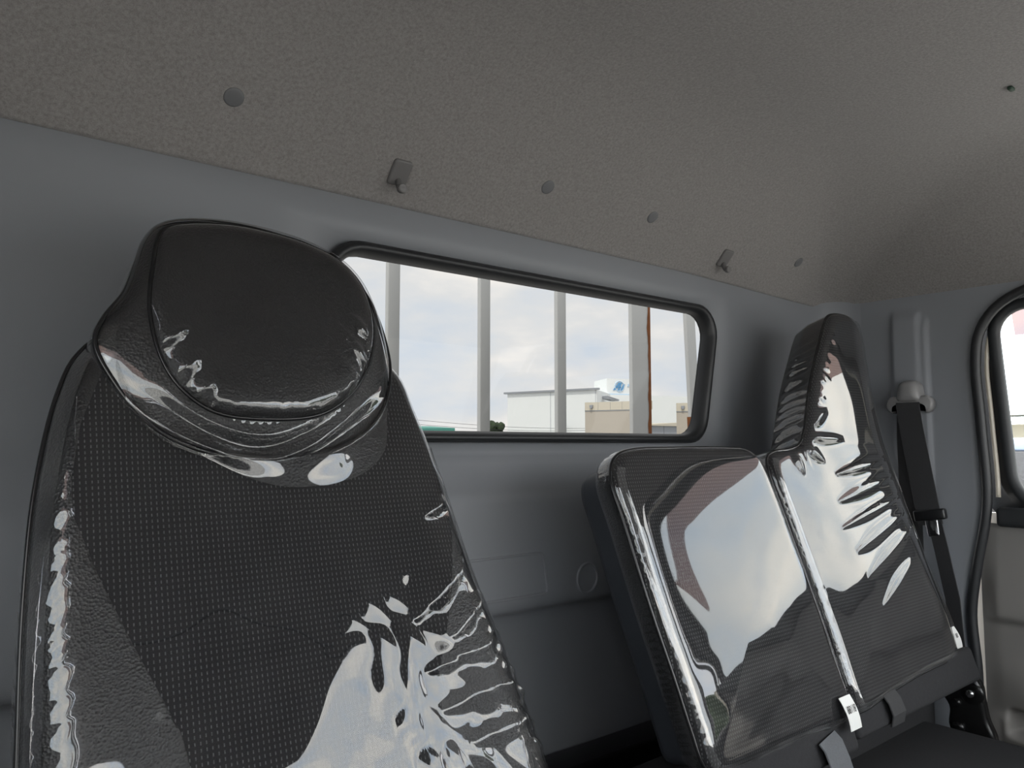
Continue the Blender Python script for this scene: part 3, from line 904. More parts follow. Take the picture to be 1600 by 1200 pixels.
def dfilm(u, v, d, s, L):
    h = 0.0035 + swell(u, v, 3, 0.0007, 0.16)
    h = h + wrinkles(d, s, L, [(sA - 0.10, sB, 0.012, 0.0024, 0.022, 0.8)], 4)
    h = h + wrinkles(d, s, L, [(sC, sD, 0.045, 0.0034, 0.045, -0.7), (sD, sE, 0.024, 0.0070, 0.050, -0.5)], 8)
    h = h + folds(u, v, DRIVER_FOLDS, 0.0085, 0.0060) + collar_roll(u, v)
    # loose bubbling low on the right side
    k = np.exp(-(((u - 0.50) / 0.09) ** 2)) * np.clip((-0.12 - v) / 0.08, 0, 1) * np.clip(d / 0.02, 0, 1)
    h = h + k * np.abs(swell(u, v, 21, 0.0040, 0.052, 12))
    k2 = np.clip((-0.14 - v) / 0.2, 0, 1) * np.clip(d / 0.06, 0, 1)
    h = h + k2 * (swell(u * 1.6, v * 0.7, 31, 0.0022, 0.13, 8) + 0.002)
    return np.maximum(h, 0.0016) * np.clip(d / 0.003 + 0.45, 0, 1)
V, f_, P_ = puff(FD, dout, (0.33, -0.20), 130, dw, dfilm)
o_ = mesh('plastic_cover', V, f_, 'film', ds_)
o_['label'] = 'clear glossy protective film over the back rest'
def dside(S, w_, t):
    r = np.random.default_rng(5)
    out = np.zeros_like(S) + 0.0022
    env = np.clip((S - sC) / 0.05, 0, 1) * np.clip((sE + 0.05 - S) / 0.05, 0, 1) + 0.5 * np.clip((S - sA + 0.1) / 0.05, 0, 1) * np.clip((sB - S) / 0.05, 0, 1)
    out += env * 0.0028 * np.sin(2 * math.pi * (S + 0.5 * w_) / 0.021 + 2.2 * np.sin(S * 60)) * math.sin(math.pi * t) 
    return out
V, f_ = side(FD, dout, sec_interp([(0, -0.028), (0.000, -0.040), (0.003, -0.07), (0.009, -0.10)], 16), dside)
mesh('side_cover', V, f_, 'film', ds_)
# clear hems on the seams
def hem(name, F, out, sel, wf_, w0, w1, parent, lift=0.005):
    """strip of doubled film lying along a seam"""
    nn = normals2(out); idx = [i for i in range(len(out)) if sel(out[i])]
    # rotate so that the run is contiguous
    br = [k for k in range(len(idx)) if idx[k] - idx[k - 1] != 1]
    k0 = br[-1] if len(br) else 0
    idx = idx[k0:] + idx[:k0]
    rg = []
    for t in (0, 0.33, 0.66, 1.0):
        Q = out[idx] - nn[idx] * (w0 + (w1 - w0) * t)
        dd = np.full(len(idx), w0 + (w1 - w0) * t)
        rg.append([tuple(p) for p in F.P(Q[:, 0], Q[:, 1], wf_(Q[:, 0], Q[:, 1], dd) + lift)])
    V, f_ = loft(rg, closed=False)
    return mesh(name, V, f_, 'film_hem', parent)
hem('cover_hem', FD, dout, lambda p: p[0] > 0.49 and -0.5 < p[1] < 0.0, dw, 0.003, 0.014, ds_, 0.0075)
hem('cover_hem', FD, dout, lambda p: p[0] < 0.2 and -0.5 < p[1] < 0.10, dw, 0.002, 0.012, ds_, 0.0060)
# --- film over the headrest
Lh = np.linalg.norm(np.roll(ha, -1, 0) - ha, axis=1); Sh = np.concatenate([[0], np.cumsum(Lh)[:-1]])
h1, h2, h3, h4 = s_at(ha, Sh, 0.188, 0.125), s_at(ha, Sh, 0.241, 0.018), s_at(ha, Sh, 0.385, 0.041), s_at(ha, Sh, 0.425, 0.15)
HEAD_FOLDS = [(0.190, 0.083, 0.224, 0.104), (0.203, 0.051, 0.236, 0.080), (0.218, 0.027, 0.244, 0.052), (0.378, 0.125, 0.412, 0.075), (0.366, 0.093, 0.398, 0.050), (0.394, 0.138, 0.415, 0.112), (0.370, 0.042, 0.393, 0.059)]
def hfilm(u, v, d, s, L):
    h = 0.0028 + swell(u, v, 9, 0.0004, 0.12)
    h = h + wrinkles(d, s, L, [(h1, h2 + 0.01, 0.012, 0.0012, 0.010, 0.3), (h2, h3, 0.014, 0.0012, 0.009, 0.0), (h3, h4, 0.011, 0.0016, 0.013, -0.3)], 14)
    h = h + folds(u, v, HEAD_FOLDS, 0.0080, 0.0058)
    return np.maximum(h, 0.001) * np.clip(d / 0.003 + 0.45, 0, 1)
V, f_, P_ = puff(FD, ha, hc, 90, hw, hfilm)
mesh('headrest_cover', V, f_, 'film', ds_)
def hgd(S, t, Q):
    lowq = np.clip((0.06 - Q[:, 1]) / 0.06, 0, 1)
    fold = np.sin(t * 11 + 6 * (Q[:, 0] - 0.25) / 0.2 + 2.0 * np.sin((Q[:, 0]) * 37)) * np.clip(t * 4, 0, 1) * np.clip((1 - t) * 4, 0, 1)
    rip = np.sin(2 * math.pi * S / 0.011) * np.exp(-(t / 0.10) ** 2) * 0.4
    return 0.0022 + lowq * (0.0055 * (fold + 0.75) + 0.0012 * rip)
V, f_ = head_gusset(0.003, hgd)
mesh('headrest_side_cover', V, f_, 'film', ds_)

# ------------------------------------------------------------------ centre and passenger seats
FR = Frame(0.7600, 17.5)
cs = thing('centre_seat', 'low middle seat with dash-patterned back under shiny clear plastic', 'seat', (1.02, 0.55, -1.2))
cout = catmull([(0.803, -0.060), (0.806, -0.040), (0.816, -0.022), (0.836, -0.010), (0.871, -0.004), (0.95, -0.002), (1.03, -0.002), (1.106, -0.003), (1.150, -0.006), (1.174, -0.018), (1.186, -0.045), (1.194, -0.09), (1.202, -0.162), (1.214, -0.249), (1.220, -0.352), (1.226, -0.430), (1.218, -0.450), (1.19, -0.456),
                (1.072, -0.452), (0.93, -0.452), (0.866, -0.448), (0.850, -0.432), (0.843, -0.39), (0.835, -0.321), (0.824, -0.245), (0.817, -0.185), (0.809, -0.106)], 520)
def cw(u, v, d):
    return -0.012 + 0.014 * (1 - np.exp(-(d / 0.006))) + 0.008 * np.exp(-((v + 0.37) / 0.17) ** 2) * (1 - np.exp(-(d / 0.10) ** 2))
V, f_, P_ = puff(FR, cout, (1.02, -0.22), 50, cw)
o_ = mesh('backrest', V, f_, 'woven', cs, uv=P_)
o_['label'] = 'black woven back rest front with rows of pale dashes'
V, f_ = side(FR, cout, [(0, -0.012), (-0.001, -0.018), (0.000, -0.034), (0.002, -0.040)])
mesh('back_gusset', V, f_, 'leatherette', cs)
V, f_ = side(FR, cout, [(0.004, -0.038), (0.010, -0.0395), (0.012, -0.043), (0.013, -0.080), (0.016, -0.090), (0.024, -0.094)])
mesh('back_shell', V, f_, 'shell_plastic', cs)
V, f_ = cap(FR, cout, 0.024, -0.094)
mesh('shell_rear', V, f_, 'shell_plastic', cs, smooth=False)
tube('piping', [tuple(p) for p in FR.P(cout[:, 0], cout[:, 1], -0.0105)][::2], 0.0030, 'piping', cs, n=6, closed=True)
Lc = np.linalg.norm(np.roll(cout, -1, 0) - cout, axis=1); Sc = np.concatenate([[0], np.cumsum(Lc)[:-1]])
c1, c2 = s_at(cout, Sc, 0.808, -0.09), s_at(cout, Sc, 0.85, -0.43)
c3, c4 = s_at(cout, Sc, 1.19, -0.07), s_at(cout, Sc, 1.226, -0.43)
def cfilm(u, v, d, s, L):
    h = 0.003 + swell(u, v, 41, 0.00035, 0.20) + wrinkles(d, s, L, [(c1 - 0.35, c1, 0.012, 0.0011, 0.009, 0.2), (c3, c4, 0.014, 0.0012, 0.010, 0.2)], 44)
    h = h + np.clip((-0.27 - v) / 0.1, 0, 1) * swell(u, v, 43, 0.0006, 0.09)
    return np.maximum(h, 0.001) * np.clip(d / 0.003 + 0.45, 0, 1)
V, f_, P_ = puff(FR, cout, (1.02, -0.22), 100, cw, cfilm)
o_ = mesh('plastic_cover', V, f_, 'film', cs); o_['label'] = 'clear glossy protective film over the back rest'
def cside(S, w_, t):
    return 0.0022 + 0.0007 * np.sin(2 * math.pi * S / 0.0095 + 2.5 * np.sin(S * 43)) * math.sin(math.pi * t)
V, f_ = side(FR, cout, sec_interp([(0, -0.011), (-0.001, -0.018), (0.000, -0.034), (0.002, -0.041)], 14), cside)
mesh('side_cover', V, f_, 'film', cs)
hem('cover_hem', FR, cout, lambda p: p[0] < 0.86 and p[1] < -0.03, cw, 0.003, 0.013, cs, 0.006)
hem('cover_hem', FR, cout, lambda p: p[0] > 1.18 and p[1] < -0.03, cw, 0.003, 0.012, cs, 0.006)
hem('cover_hem', FR, cout, lambda p: p[1] < -0.445, cw, 0.000, 0.012, cs, 0.006)

ps = thing('passenger_seat', 'far passenger seat with tall narrow headrest under wrinkled clear plastic', 'seat', (1.50, 0.55, -1.2))
pout = catmull([(1.204, -0.040), (1.212, -0.020), (1.240, -0.010), (1.290, -0.006), (1.332, 0.004), (1.360, 0.030), (1.392, 0.085), (1.425, 0.140), (1.476, 0.212), (1.504, 0.250), (1.524, 0.270), (1.56, 0.279), (1.62, 0.278), (1.658, 0.266), (1.674, 0.232), (1.676, 0.17), (1.680, 0.09), (1.692, 0.02), (1.700, -0.04), (1.714, -0.147), (1.738, -0.265), (1.752, -0.37), (1.748, -0.418),
                (1.720, -0.434), (1.62, -0.434), (1.496, -0.436), (1.36, -0.444), (1.268, -0.452), (1.242, -0.448), (1.234, -0.42), (1.230, -0.33), (1.222, -0.24), (1.212, -0.14)], 560)
def pw(u, v, d):
    lean = 0.045 * np.clip(v / 0.28, 0, 1) ** 1.3
    return -0.012 + lean + 0.013 * (1 - np.exp(-(d / 0.005))) + 0.010 * np.exp(-((v + 0.36) / 0.17) ** 2) * (1 - np.exp(-(d / 0.10) ** 2)) - 0.030 * np.clip((u - 1.60) / 0.12, 0, 1) ** 1.5
def pw_edge(u, v): return pw(u, v, np.zeros_like(u))
V, f_, P_ = puff(FR, pout, (1.505, -0.10), 56, pw)
o_ = mesh('backrest', V, f_, 'woven', ps, uv=P_)
pe = pw_edge(pout[:, 0], pout[:, 1])
def pside(secs, disp=None):
    nn = normals2(pout); rg = []
    for i, (ins, w_) in enumerate(secs):
        o_ = -ins + (disp(i / (len(secs) - 1)) if disp is not None else np.zeros(len(pout)))
        Q = pout + nn * o_.reshape(-1, 1)
        rg.append(FR.P(Q[:, 0], Q[:, 1], pe + w_))
    return loft([list(map(tuple, r_)) for r_ in rg])
V, f_ = pside([(0, 0.0), (0, -0.006), (0.0, -0.045), (0.006, -0.075), (0.02, -0.085)])
mesh('back_gusset', V, f_, 'leatherette', ps)
nn_ = normals2(pout); Q = pout - nn_ * 0.02
mesh('back_shell', FR.P(Q[:, 0], Q[:, 1], pe - 0.085), [tuple(range(len(Q)))], 'shell_plastic', ps, smooth=False)
tube('piping', [tuple(p) for p in FR.P(pout[:, 0], pout[:, 1], pe + 0.0015)][::2], 0.0030, 'piping', ps, n=6, closed=True)
Lp = np.linalg.norm(np.roll(pout, -1, 0) - pout, axis=1); Sp = np.concatenate([[0], np.cumsum(Lp)[:-1]])
q1, q2, q3 = s_at(pout, Sp, 1.29, -0.006), s_at(pout, Sp, 1.36, 0.03), s_at(pout, Sp, 1.50, 0.24)
q4, q5 = s_at(pout, Sp, 1.69, 0.03), s_at(pout, Sp, 1.74, -0.27)
q6, q7 = s_at(pout, Sp, 1.242, -0.44), s_at(pout, Sp, 1.208, -0.06)
def arc(a, b, L): return (a, b) if b > a else (a, b + L)
PASS_FOLDS = [(1.355, -0.160, 1.64, -0.108), (1.375, -0.205, 1.63, -0.140), (1.385, -0.250, 1.64, -0.170), (1.400, -0.305, 1.58, -0.236), (1.375, -0.112, 1.65, -0.062), (1.40, -0.060, 1.63, -0.030), (1.300, 0.011, 1.477, 0.010), (1.325, 0.029, 1.436, 0.067), (1.309, -0.001, 1.376, -0.035), (1.278, -0.010, 1.291, -0.058)]
def pfilm(u, v, d, s, L):
    h = 0.0035 + swell(u, v, 61, 0.0005, 0.15)
    lo, hi = min(q1, q3), max(q1, q3)
    h = h + wrinkles(d, s, L, [(lo, hi, 0.016, 0.0024, 0.028, 0.2)], 64)
    lo, hi = min(q4, q5), max(q4, q5)
    # folds that stand off the right-hand edge and run into the middle
    h = h + folds(u, v, PASS_FOLDS, 0.0100, 0.0062)
    lo, hi = min(q6, q7), max(q6, q7)
    h = h + wrinkles(d, s, L, [(lo, hi, 0.012, 0.0012, 0.011, 0.2)], 66)
    return np.maximum(h, 0.001) * np.clip(d / 0.003 + 0.45, 0, 1)
V, f_, P_ = puff(FR, pout, (1.505, -0.10), 120, pw, pfilm)
o_ = mesh('plastic_cover', V, f_, 'film', ps); o_['label'] = 'clear wrinkled protective film over the back rest'
def pdisp(t):
    env = np.clip((0.16 - np.abs(pout[:, 1] - 0.08)) / 0.05, 0, 1) * (pout[:, 0] < 1.55)
    return 0.0022 + env * 0.0030 * np.sin(2 * math.pi * Sp / 0.024 + 2.0 * np.sin(Sp * 51) + t * 2) * math.sin(math.pi * t)
V, f_ = pside(sec_interp([(0, 0.001), (0, -0.006), (0.0, -0.045), (0.006, -0.076)], 16), pdisp)
mesh('side_cover', V, f_, 'film', ps)
hem('cover_hem', FR, pout, lambda p: p[1] < -0.425, pw, 0.000, 0.013, ps, 0.006)
hem('cover_hem', FR, pout, lambda p: p[0] < 1.25 and p[1] < -0.02, pw, 0.003, 0.013, ps, 0.007)
hem('cover_hem', FR, pout, lambda p: p[0] > 1.64 and p[1] > -0.1, pw, 0.001, 0.010, ps, 0.006)

# lower edges of the two back rests, cushions, straps, tags, hinge
def under(name, F, u0, u1, v0, v1, w0, w1, parent, mat='dark_fabric'):
    vs, fs = box_data((u0, v0, w0), (u1, v1, w1), 0.008, 3)
    A = np.array(vs); return mesh(name, F.P(A[:, 0], A[:, 1], A[:, 2]), fs, mat, parent)
under('back_lower_edge', FR, 0.852, 1.222, -0.500, -0.440, -0.085, -0.006, cs)
under('back_lower_edge', FR, 1.236, 1.742, -0.490, -0.425, -0.085, -0.010, ps)
V, f_ = box_data((0.84, 0.06, -0.70), (1.225, 0.90, -0.570), 0.05, 5)
mesh('seat_cushion', V, f_, 'dark_fabric', cs)
V, f_ = box_data((1.235, 0.06, -0.70), (1.775, 0.90, -0.580), 0.05, 5)
mesh('seat_cushion', V, f_, 'dark_fabric', ps)
V, f_ = box_data((0.845, 0.74, -0.62), (1.222, 0.80, -0.47), 0.02, 4)
mesh('cushion_flap', V, f_, 'dark_fabric', cs)
V, f_ = box_data((1.237, 0.735, -0.62), (1.80, 0.80, -0.465), 0.02, 4)
mesh('cushion_flap', V, f_, 'dark_fabric', ps)
box('seat_base', (0.88, 0.10, -1.2), (1.20, 0.66, -0.68), 'black_plastic', cs, 0.02)
box('seat_base', (1.27, 0.10, -1.2), (1.74, 0.66, -0.68), 'black_plastic', ps, 0.02)
def ribbon(name, pts, width_dir, wd, th, mat, parent):
    """flat webbing along a path"""
    P = [Vector(p) for p in pts]; wdv = Vector(width_dir).normalized(); rg = []
    for i, p in enumerate(P):
        t = (P[min(i + 1, len(P) - 1)] - P[max(i - 1, 0)]).normalized()
        wv = (wdv - t * wdv.dot(t)).normalized(); nv = t.cross(wv)
        h = wd / 2
        sec = [(-h, -th / 2), (h, -th / 2), (h + th * .3, 0), (h, th / 2), (h * .33, th * .5), (-h * .33, th * .5), (-h, th / 2), (-h - th * .3, 0)]
        rg.append([tuple(p + wv * a + nv * b) for a, b in sec])
    V, f_ = loft(rg, cap0=True, cap1=True)
    return mesh(name, V, f_, mat, parent, smooth=False)
a_ = FR.P(np.array([1.130, 1.132, 1.134, 1.138]), np.array([-0.462, -0.474, -0.50, -0.545]), np.array([-0.002, 0.004, 0.006, 0.004]))
ribbon('pull_strap', [tuple(p) for p in a_], (1, 0, 0), 0.055, 0.003, 'webbing_grey', cs)
a_ = FR.P(np.array([1.356, 1.357, 1.358, 1.358]), np.array([-0.440, -0.455, -0.475, -0.492]), np.array([-0.006, 0.0, 0.001, -0.008]))
ribbon('pull_strap', [tuple(p) for p in a_], (1, 0, 0), 0.045, 0.003, 'webbing', ps)
def text_mesh(txt, size):
    cu_ = bpy.data.curves.new('lettering', 'FONT'); cu_.body = txt; cu_.size = size; cu_.align_x = 'CENTER'; cu_.align_y = 'CENTER'; cu_.extrude = 0.00008
    o_ = bpy.data.objects.new('lettering', cu_); C.objects.link(o_)
    dg = bpy.context.evaluated_depsgraph_get(); me = bpy.data.meshes.new_from_object(o_.evaluated_get(dg))
    bpy.data.objects.remove(o_); bpy.data.curves.remove(cu_)
    V = [tuple(v.co) for v in me.vertices]; f_ = [tuple(p.vertices) for p in me.polygons]
    bpy.data.meshes.remove(me)
    return V, f_
def white_tag(F, u, v, wd, ht, w_, parent, txt, tilt=0.0):
    n_ = 8; rg = []
    for th in (0.0, 0.0006):
        for t in np.linspace(0, 1, n_):
            vv = v + ht * (0.5 - t); ww = w_ + 0.004 * math.sin(t * 3.0) + th
            rg.append([tuple(p) for p in F.P(np.array([u - wd / 2 + tilt * (t - .5), u + wd / 2 + tilt * (t - .5)]), np.array([vv, vv]), ww)])
    V = [p for r_ in rg for p in r_]; fs = []
    for b in (0, 2 * n_):
        for i in range(n_ - 1):
            a = b + 2 * i; fs.append((a, a + 1, a + 3, a + 2))
    o_ = mesh('care_tag', V, fs, 'tag_white', parent); o_['label'] = 'small white printed tag'
    o_['_o'] = parent['_o']
    tv, tf = text_mesh(txt, wd * 0.30)
    A = np.array(tv); A[:, :2] *= -1                      # the tag hangs upside down
    V = F.P(u + A[:, 0], v + ht * 0.12 + A[:, 1] * 1.6, w_ + 0.0052 + A[:, 2])
    t_ = mesh('lettering', V, tf, 'tag_ink', None, smooth=False)
    t_.parent = o_; t_.matrix_parent_inverse = Matrix()
    t_.matrix_parent_inverse = Matrix.Identity(4)
    return o_
white_tag(FR, 1.190, -0.440, 0.034, 0.050, 0.012, cs, '81188', 0.006)
white_tag(FR, 1.722, -0.405, 0.026, 0.044, -0.026, ps, '188', 0.004)

# recliner hinge at the outer lower corner of the passenger back rest
M = Matrix.Identity(4)
hp = [(0.735, -0.500), (0.715, -0.525), (0.700, -0.548), (0.702, -0.585), (0.69, -0.610), (0.66, -0.625), (0.63, -0.622), (0.615, -0.60), (0.628, -0.560), (0.634, -0.525), (0.640, -0.490), (0.660, -0.474), (0.69, -0.478)]
hpo = catmull(hp, 60)
nn = normals2(hpo)
rg = [[(x, p[0], p[1]) for p in hpo + nn * o_] for x, o_ in ((1.790, -0.002), (1.790, 0), (1.772, 0), (1.768, -0.003), (1.767, -0.008))]
V, f_ = loft(rg, cap0=True, cap1=True)
hinge = mesh('recliner_hinge', V, f_, 'black_metal', ps)
hinge['_o'] = ps['_o']; hinge['label'] = 'black steel hinge bracket with a bright bolt'
def disc(name, y, z, r_, x0, x1, mat, parent):
    rg = []
    for rr, x in ((r_, x0), (r_, x0 * .25 + x1 * .75), (r_ * .85, x1), (r_ * .3, x1 - 0.0008)):
        rg.append([(x, y + rr * math.cos(t), z + rr * math.sin(t)) for t in np.linspace(0, 2 * math.pi, 24, endpoint=False)])
    V, f_ = loft(rg, cap1=True)
    o_ = mesh(name, V, f_, mat, None); o_.parent = parent; o_.matrix_parent_inverse = Matrix.Identity(4)
    if parent is ps: o_.matrix_parent_inverse = Matrix.Translation(-Vector(ps['_o']))
    return o_
disc('hinge_bolt', 0.656, -0.512, 0.008, 1.768, 1.760, 'chrome', hinge)
disc('hinge_rivet', 0.682, -0.535, 0.009, 1.768, 1.758, 'black_metal', hinge)
disc('hinge_rivet', 0.680, -0.585, 0.012, 1.768, 1.757, 'black_metal', hinge)
disc('hinge_pivot', 0.655, -0.512, 0.024, 1.775, 1.7665, 'black_metal', hinge)

# ------------------------------------------------------------------ seat belt on the pillar
sb = thing('seat_belt', 'black seat belt hanging from a grey shoulder anchor beside passenger seat', 'seat belt', (1.868, 0.79, 0.11))
# anchor cap and the loop the webbing runs through
rg = []
capo = rounded_poly([(0.760, 0.098), (0.820, 0.098), (0.811, 0.150), (0.769, 0.150)], [0.010, 0.010, 0.02, 0.02], 6)
cn = capo.mean(0)
for sc_, x in ((1.0, 1.872), (1.0, 1.856), (0.94, 1.846), (0.75, 1.838), (0.4, 1.835)):
    rg.append([(x, p[0], p[1]) for p in cn + (capo - cn) * sc_])
V, f_ = loft(rg, cap1=True)
mesh('anchor_cap', V, f_, 'belt_plastic', sb)
lp = catmull([(0.742, 0.080), (0.738, 0.098), (0.748, 0.112), (0.772, 0.112), (0.79, 0.114), (0.808, 0.112), (0.832, 0.112), (0.842, 0.098), (0.838, 0.080), (0.826, 0.074), (0.822, 0.088), (0.79, 0.090), (0.758, 0.088), (0.754, 0.074)], 90)
nn = normals2(lp)
rg = [[(x, p[0], p[1]) for p in lp + nn * o_] for x, o_ in ((1.866, -0.002), (1.866, 0), (1.850, 0), (1.846, -0.002), (1.845, -0.004))]
V, f_ = loft(rg, cap0=True, cap1=True)
mesh('anchor_loop', V, f_, 'belt_plastic', sb)
ribbon('webbing', [(1.842, 0.790, 0.098), (1.842, 0.790, 0.086), (1.843, 0.785, 0.04), (1.845, 0.772, -0.05), (1.845, 0.758, -0.140), (1.846, 0.752, -0.18)], (0, 1, 0), 0.052, 0.0024, 'webbing', sb)
ribbon('webbing', [(1.848, 0.744, -0.175), (1.848, 0.732, -0.235), (1.845, 0.712, -0.34), (1.83, 0.70, -0.45), (1.80, 0.69, -0.56)], (0.25, 1, 0), 0.034, 0.0024, 'webbing', sb)
ribbon('webbing', [(1.863, 0.800, 0.085), (1.865, 0.803, 0.02), (1.866, 0.803, -0.10), (1.864, 0.80, -0.35), (1.862, 0.79, -0.7)], (0, 1, 0), 0.048, 0.0024, 'webbing', sb)
M = Matrix.Translation((1.846, 0.752, -0.158)) @ Matrix.Rotation(R(-9), 4, 'X')
tg = box('tongue_grip', (-0.010, -0.034, -0.012), (0.008, 0.034, 0.012), 'black_plastic', sb, 0.004, M)
P = rounded_poly([(-0.014, -0.010), (0.014, -0.010), (0.012, -0.048), (-0.012, -0.048)], 0.004, 4)
nn = normals2(P)
rg = [[M @ Vector((x, p[0], p[1])) for p in P + nn * o_] for x, o_ in ((0.0, 0), (-0.003, 0), (-0.0036, -0.001))]
V, f_ = loft(rg, cap0=True, cap1=True)
t_ = mesh('tongue_blade', V, f_, 'chrome', sb)
box('tongue_slot', (-0.0042, -0.006, -0.042), (-0.0030, 0.006, -0.035), 'black_plastic', sb, 0.0, M)

# small dark green clip on the headliner at the right
V, f_ = box_data((-0.008, -0.004, -0.003), (0.008, 0.004, 0.003), 0.0025, 2)
gx, gy, gz = 1.36, 0.405, 0.563
tag(mesh('ceiling_clip', [(gx + a, gy + b, gz + c) for a, b, c in V], f_, 'green_clip'), 'tiny dark green clip on the headliner at the right edge', 'clip')

# ================================================================== OUTSIDE
ground = structure(mesh('ground', [(-250, -250, -2.15), (250, -250, -2.15), (250, 250, -2.15), (-250, 250, -2.15)], [(0, 1, 2, 3)], 'asphalt', smooth=False), 'pale concrete yard around the truck')
gf = thing('guard_frame', 'pale grey steel guard frame of upright posts just behind the rear window', 'guard frame', (1.2, 1.3, -2.15))
def post(x0, x1, lean=0.0):
    vs, fs = box_data((x0, 1.285, -1.0), (x1, 1.297, 0.95), 0.002, 2)
    vs = [(x + lean * (z - 0.3), y, z) for x, y, z in vs]
    return mesh('post', vs, fs, 'post_paint', gf)
for x0, x1, ln in ((0.300, 0.326, 0), (0.525, 0.551, 0), (0.749, 0.776, 0), (0.973, 1.000, 0), (1.195, 1.223, 0)):
    post(x0, x1, ln)
p4 = post(1.450, 1.519, 0); p4['label'] = 'wide post with a rusty edge'; p4['_o'] = gf['_o']
def sub(o_, parent):
    o_.parent = parent; o_.matrix_parent_inverse = Matrix.Identity(4)
    return o_
zs_ = np.linspace(-1.0, 0.95, 160); rg = []
for z in zs_:
    wv = 0.007 + 0.005 * abs(math.sin(z * 37) * math.sin(z * 11.3 + 1)) + 0.002 * abs(math.sin(z * 90))
    rg.append([(1.5198 - wv, 1.2842, z), (1.5202, 1.2842, z), (1.5202, 1.299, z)])
V, f_ = loft(rg, closed=False)
sub(mesh('rust_edge', V, f_, 'rust', None, smooth=False), p4)
p5 = post(1.672, 1.710, -0.055)
zs_ = np.linspace(-0.1, 0.075, 40); rg = []
for z in zs_:
    wv = 0.002 + 0.003 * abs(math.sin(z * 77) * math.sin(z * 31.3 + 1))
    xx = 1.672 - 0.055 * (z - 0.3)
    rg.append([(xx - 0.0002, 1.30, z), (xx - 0.0002, 1.2844, z), (xx + 0.004 + wv, 1.2844, z)])
V, f_ = loft(rg, closed=False)
sub(mesh('rust_edge', V, f_, 'rust', None, smooth=False), p5)
box('bottom_rail', (0.2, 1.28, -1.05), (1.8, 1.33, -0.98), 'post_paint', gf, 0.004)
box('top_rail', (0.2, 1.28, 0.93), (1.8, 1.33, 1.0), 'post_paint', gf, 0.004)
for x in (0.25, 1.7):
    box('leg', (x, 1.28, -2.15), (x + 0.06, 1.33, -1.0), 'post_paint', gf)

def prism(name, P, z0, z1, mat, parent, z1b=None):
    """vertical-walled block over a ground plan"""
    n_ = len(P); tops = [z1] * n_ if z1b is None else z1b
    V = [(p[0], p[1], z0) for p in P] + [(p[0], p[1], t) for p, t in zip(P, tops)]
    f_ = [(k, (k + 1) % n_, n_ + (k + 1) % n_, n_ + k) for k in range(n_)] + [tuple(range(n_, 2 * n_)), tuple(range(n_ - 1, -1, -1))]
    return mesh(name, V, f_, mat, parent, smooth=False)
G = -2.15
# white warehouse
A_, B_ = np.array([52.95, 65.0]), np.array([55.65, 54.1])
ht = 5.55
wh = thing('warehouse', 'white metal-clad warehouse seen through the rear window', 'building', (58, 66, G))
dirn = (B_ - A_); back = np.array([-dirn[1], dirn[0]]); back = -back if back[1] < 0 else back
back = np.array([14.0, 9.0])
prism('wall', [A_, B_, B_ + back, A_ + back], G, ht, 'white_wall', wh)
e_ = dirn / np.linalg.norm(dirn); o_ = np.array([-0.9, -0.45]) * 0.25
prism('eave', [A_ - e_ * 0.4 + o_, B_ + e_ * 0.3 + o_, B_ + e_ * 0.3 + back * .02, A_ - e_ * 0.4 + back * .02], ht - 0.02, ht + 0.16, 'grey_metal', wh)
for t in (0.50, 0.985):
    q = A_ + dirn * t
    prism('wall_joint', [q + o_ * .1, q + e_ * 0.07 + o_ * .1, q + e_ * 0.07 - o_ * .1, q - o_ * .1], G, ht - 0.05, 'white_wall_joint', wh)
q = A_ + dirn * 0.63
pth = [(q[0] - .2, q[1] - .3, 0.9), (q[0] - .2, q[1] - .3, 1.75), (q[0] - .35, q[1] - .55, 2.0), (q[0] - .7, q[1] - .9, 2.02), (q[0] - .95, q[1] - 1.2, 1.85), (q[0] - 1.0, q[1] - 1.25, 1.45)]

tube('wall_pipe', pth, 0.16, 'grey_metal', wh, n=8)
# plant room with the round emblem on the roof, white annex below it
t0, t1 = np.array([61.6, 58.2]), np.array([66.6, 56.6])
bk = np.array([2.0, 4.0])
prism('annex_wall', [t0, t1 + np.array([6, -2]), t1 + bk + np.array([6, -2]), t0 + bk], G, 5.5, 'white_wall', wh)
tw = prism('roof_tower', [t0 + bk * .05, t1 + bk * .05, t1 + bk, t0 + bk], 5.5, 7.3, 'white_wall', wh)
td = (t1 - t0) / np.linalg.norm(t1 - t0); tn = np.array([td[1], -td[0]])
def on_tower(a, z, out=0.05):
    p = t0 + bk * .05 + td * a + tn * out
    return (p[0], p[1], z)
def tower_strip(name, a0, a1, z0, z1, mat, shear=0.0):
    V = [on_tower(a0, z0, o) for o in (0.03, 0.08)] + [on_tower(a1, z0, o) for o in (0.03, 0.08)] + [on_tower(a1 + shear, z1, o) for o in (0.03, 0.08)] + [on_tower(a0 + shear, z1, o) for o in (0.03, 0.08)]
    return mesh(name, V, [(1, 3, 5, 7), (0, 6, 4, 2), (0, 2, 3, 1), (2, 4, 5, 3), (4, 6, 7, 5), (6, 0, 1, 7)], mat, wh, smooth=False)
tower_strip('blue_stripe', 0.0, 5.2, 5.45, 5.62, 'pale_blue_paint')
tube('emblem_ring', [on_tower(1.55 + 0.56 * math.cos(t), 6.45 + 0.56 * math.sin(t), 0.06) for t in np.linspace(0, 2 * math.pi, 36, endpoint=False)], 0.045, 'pale_blue_paint', wh, n=6, closed=True)
tower_strip('emblem_bar', 0.72, 0.98, 6.02, 6.86, 'blue_paint', 0.70)
tower_strip('emblem_bar', 1.32, 1.56, 6.02, 6.86, 'blue_paint', 0.28)
tower_strip('emblem_bar', 1.12, 1.72, 6.28, 6.42, 'blue_paint', 0.06)
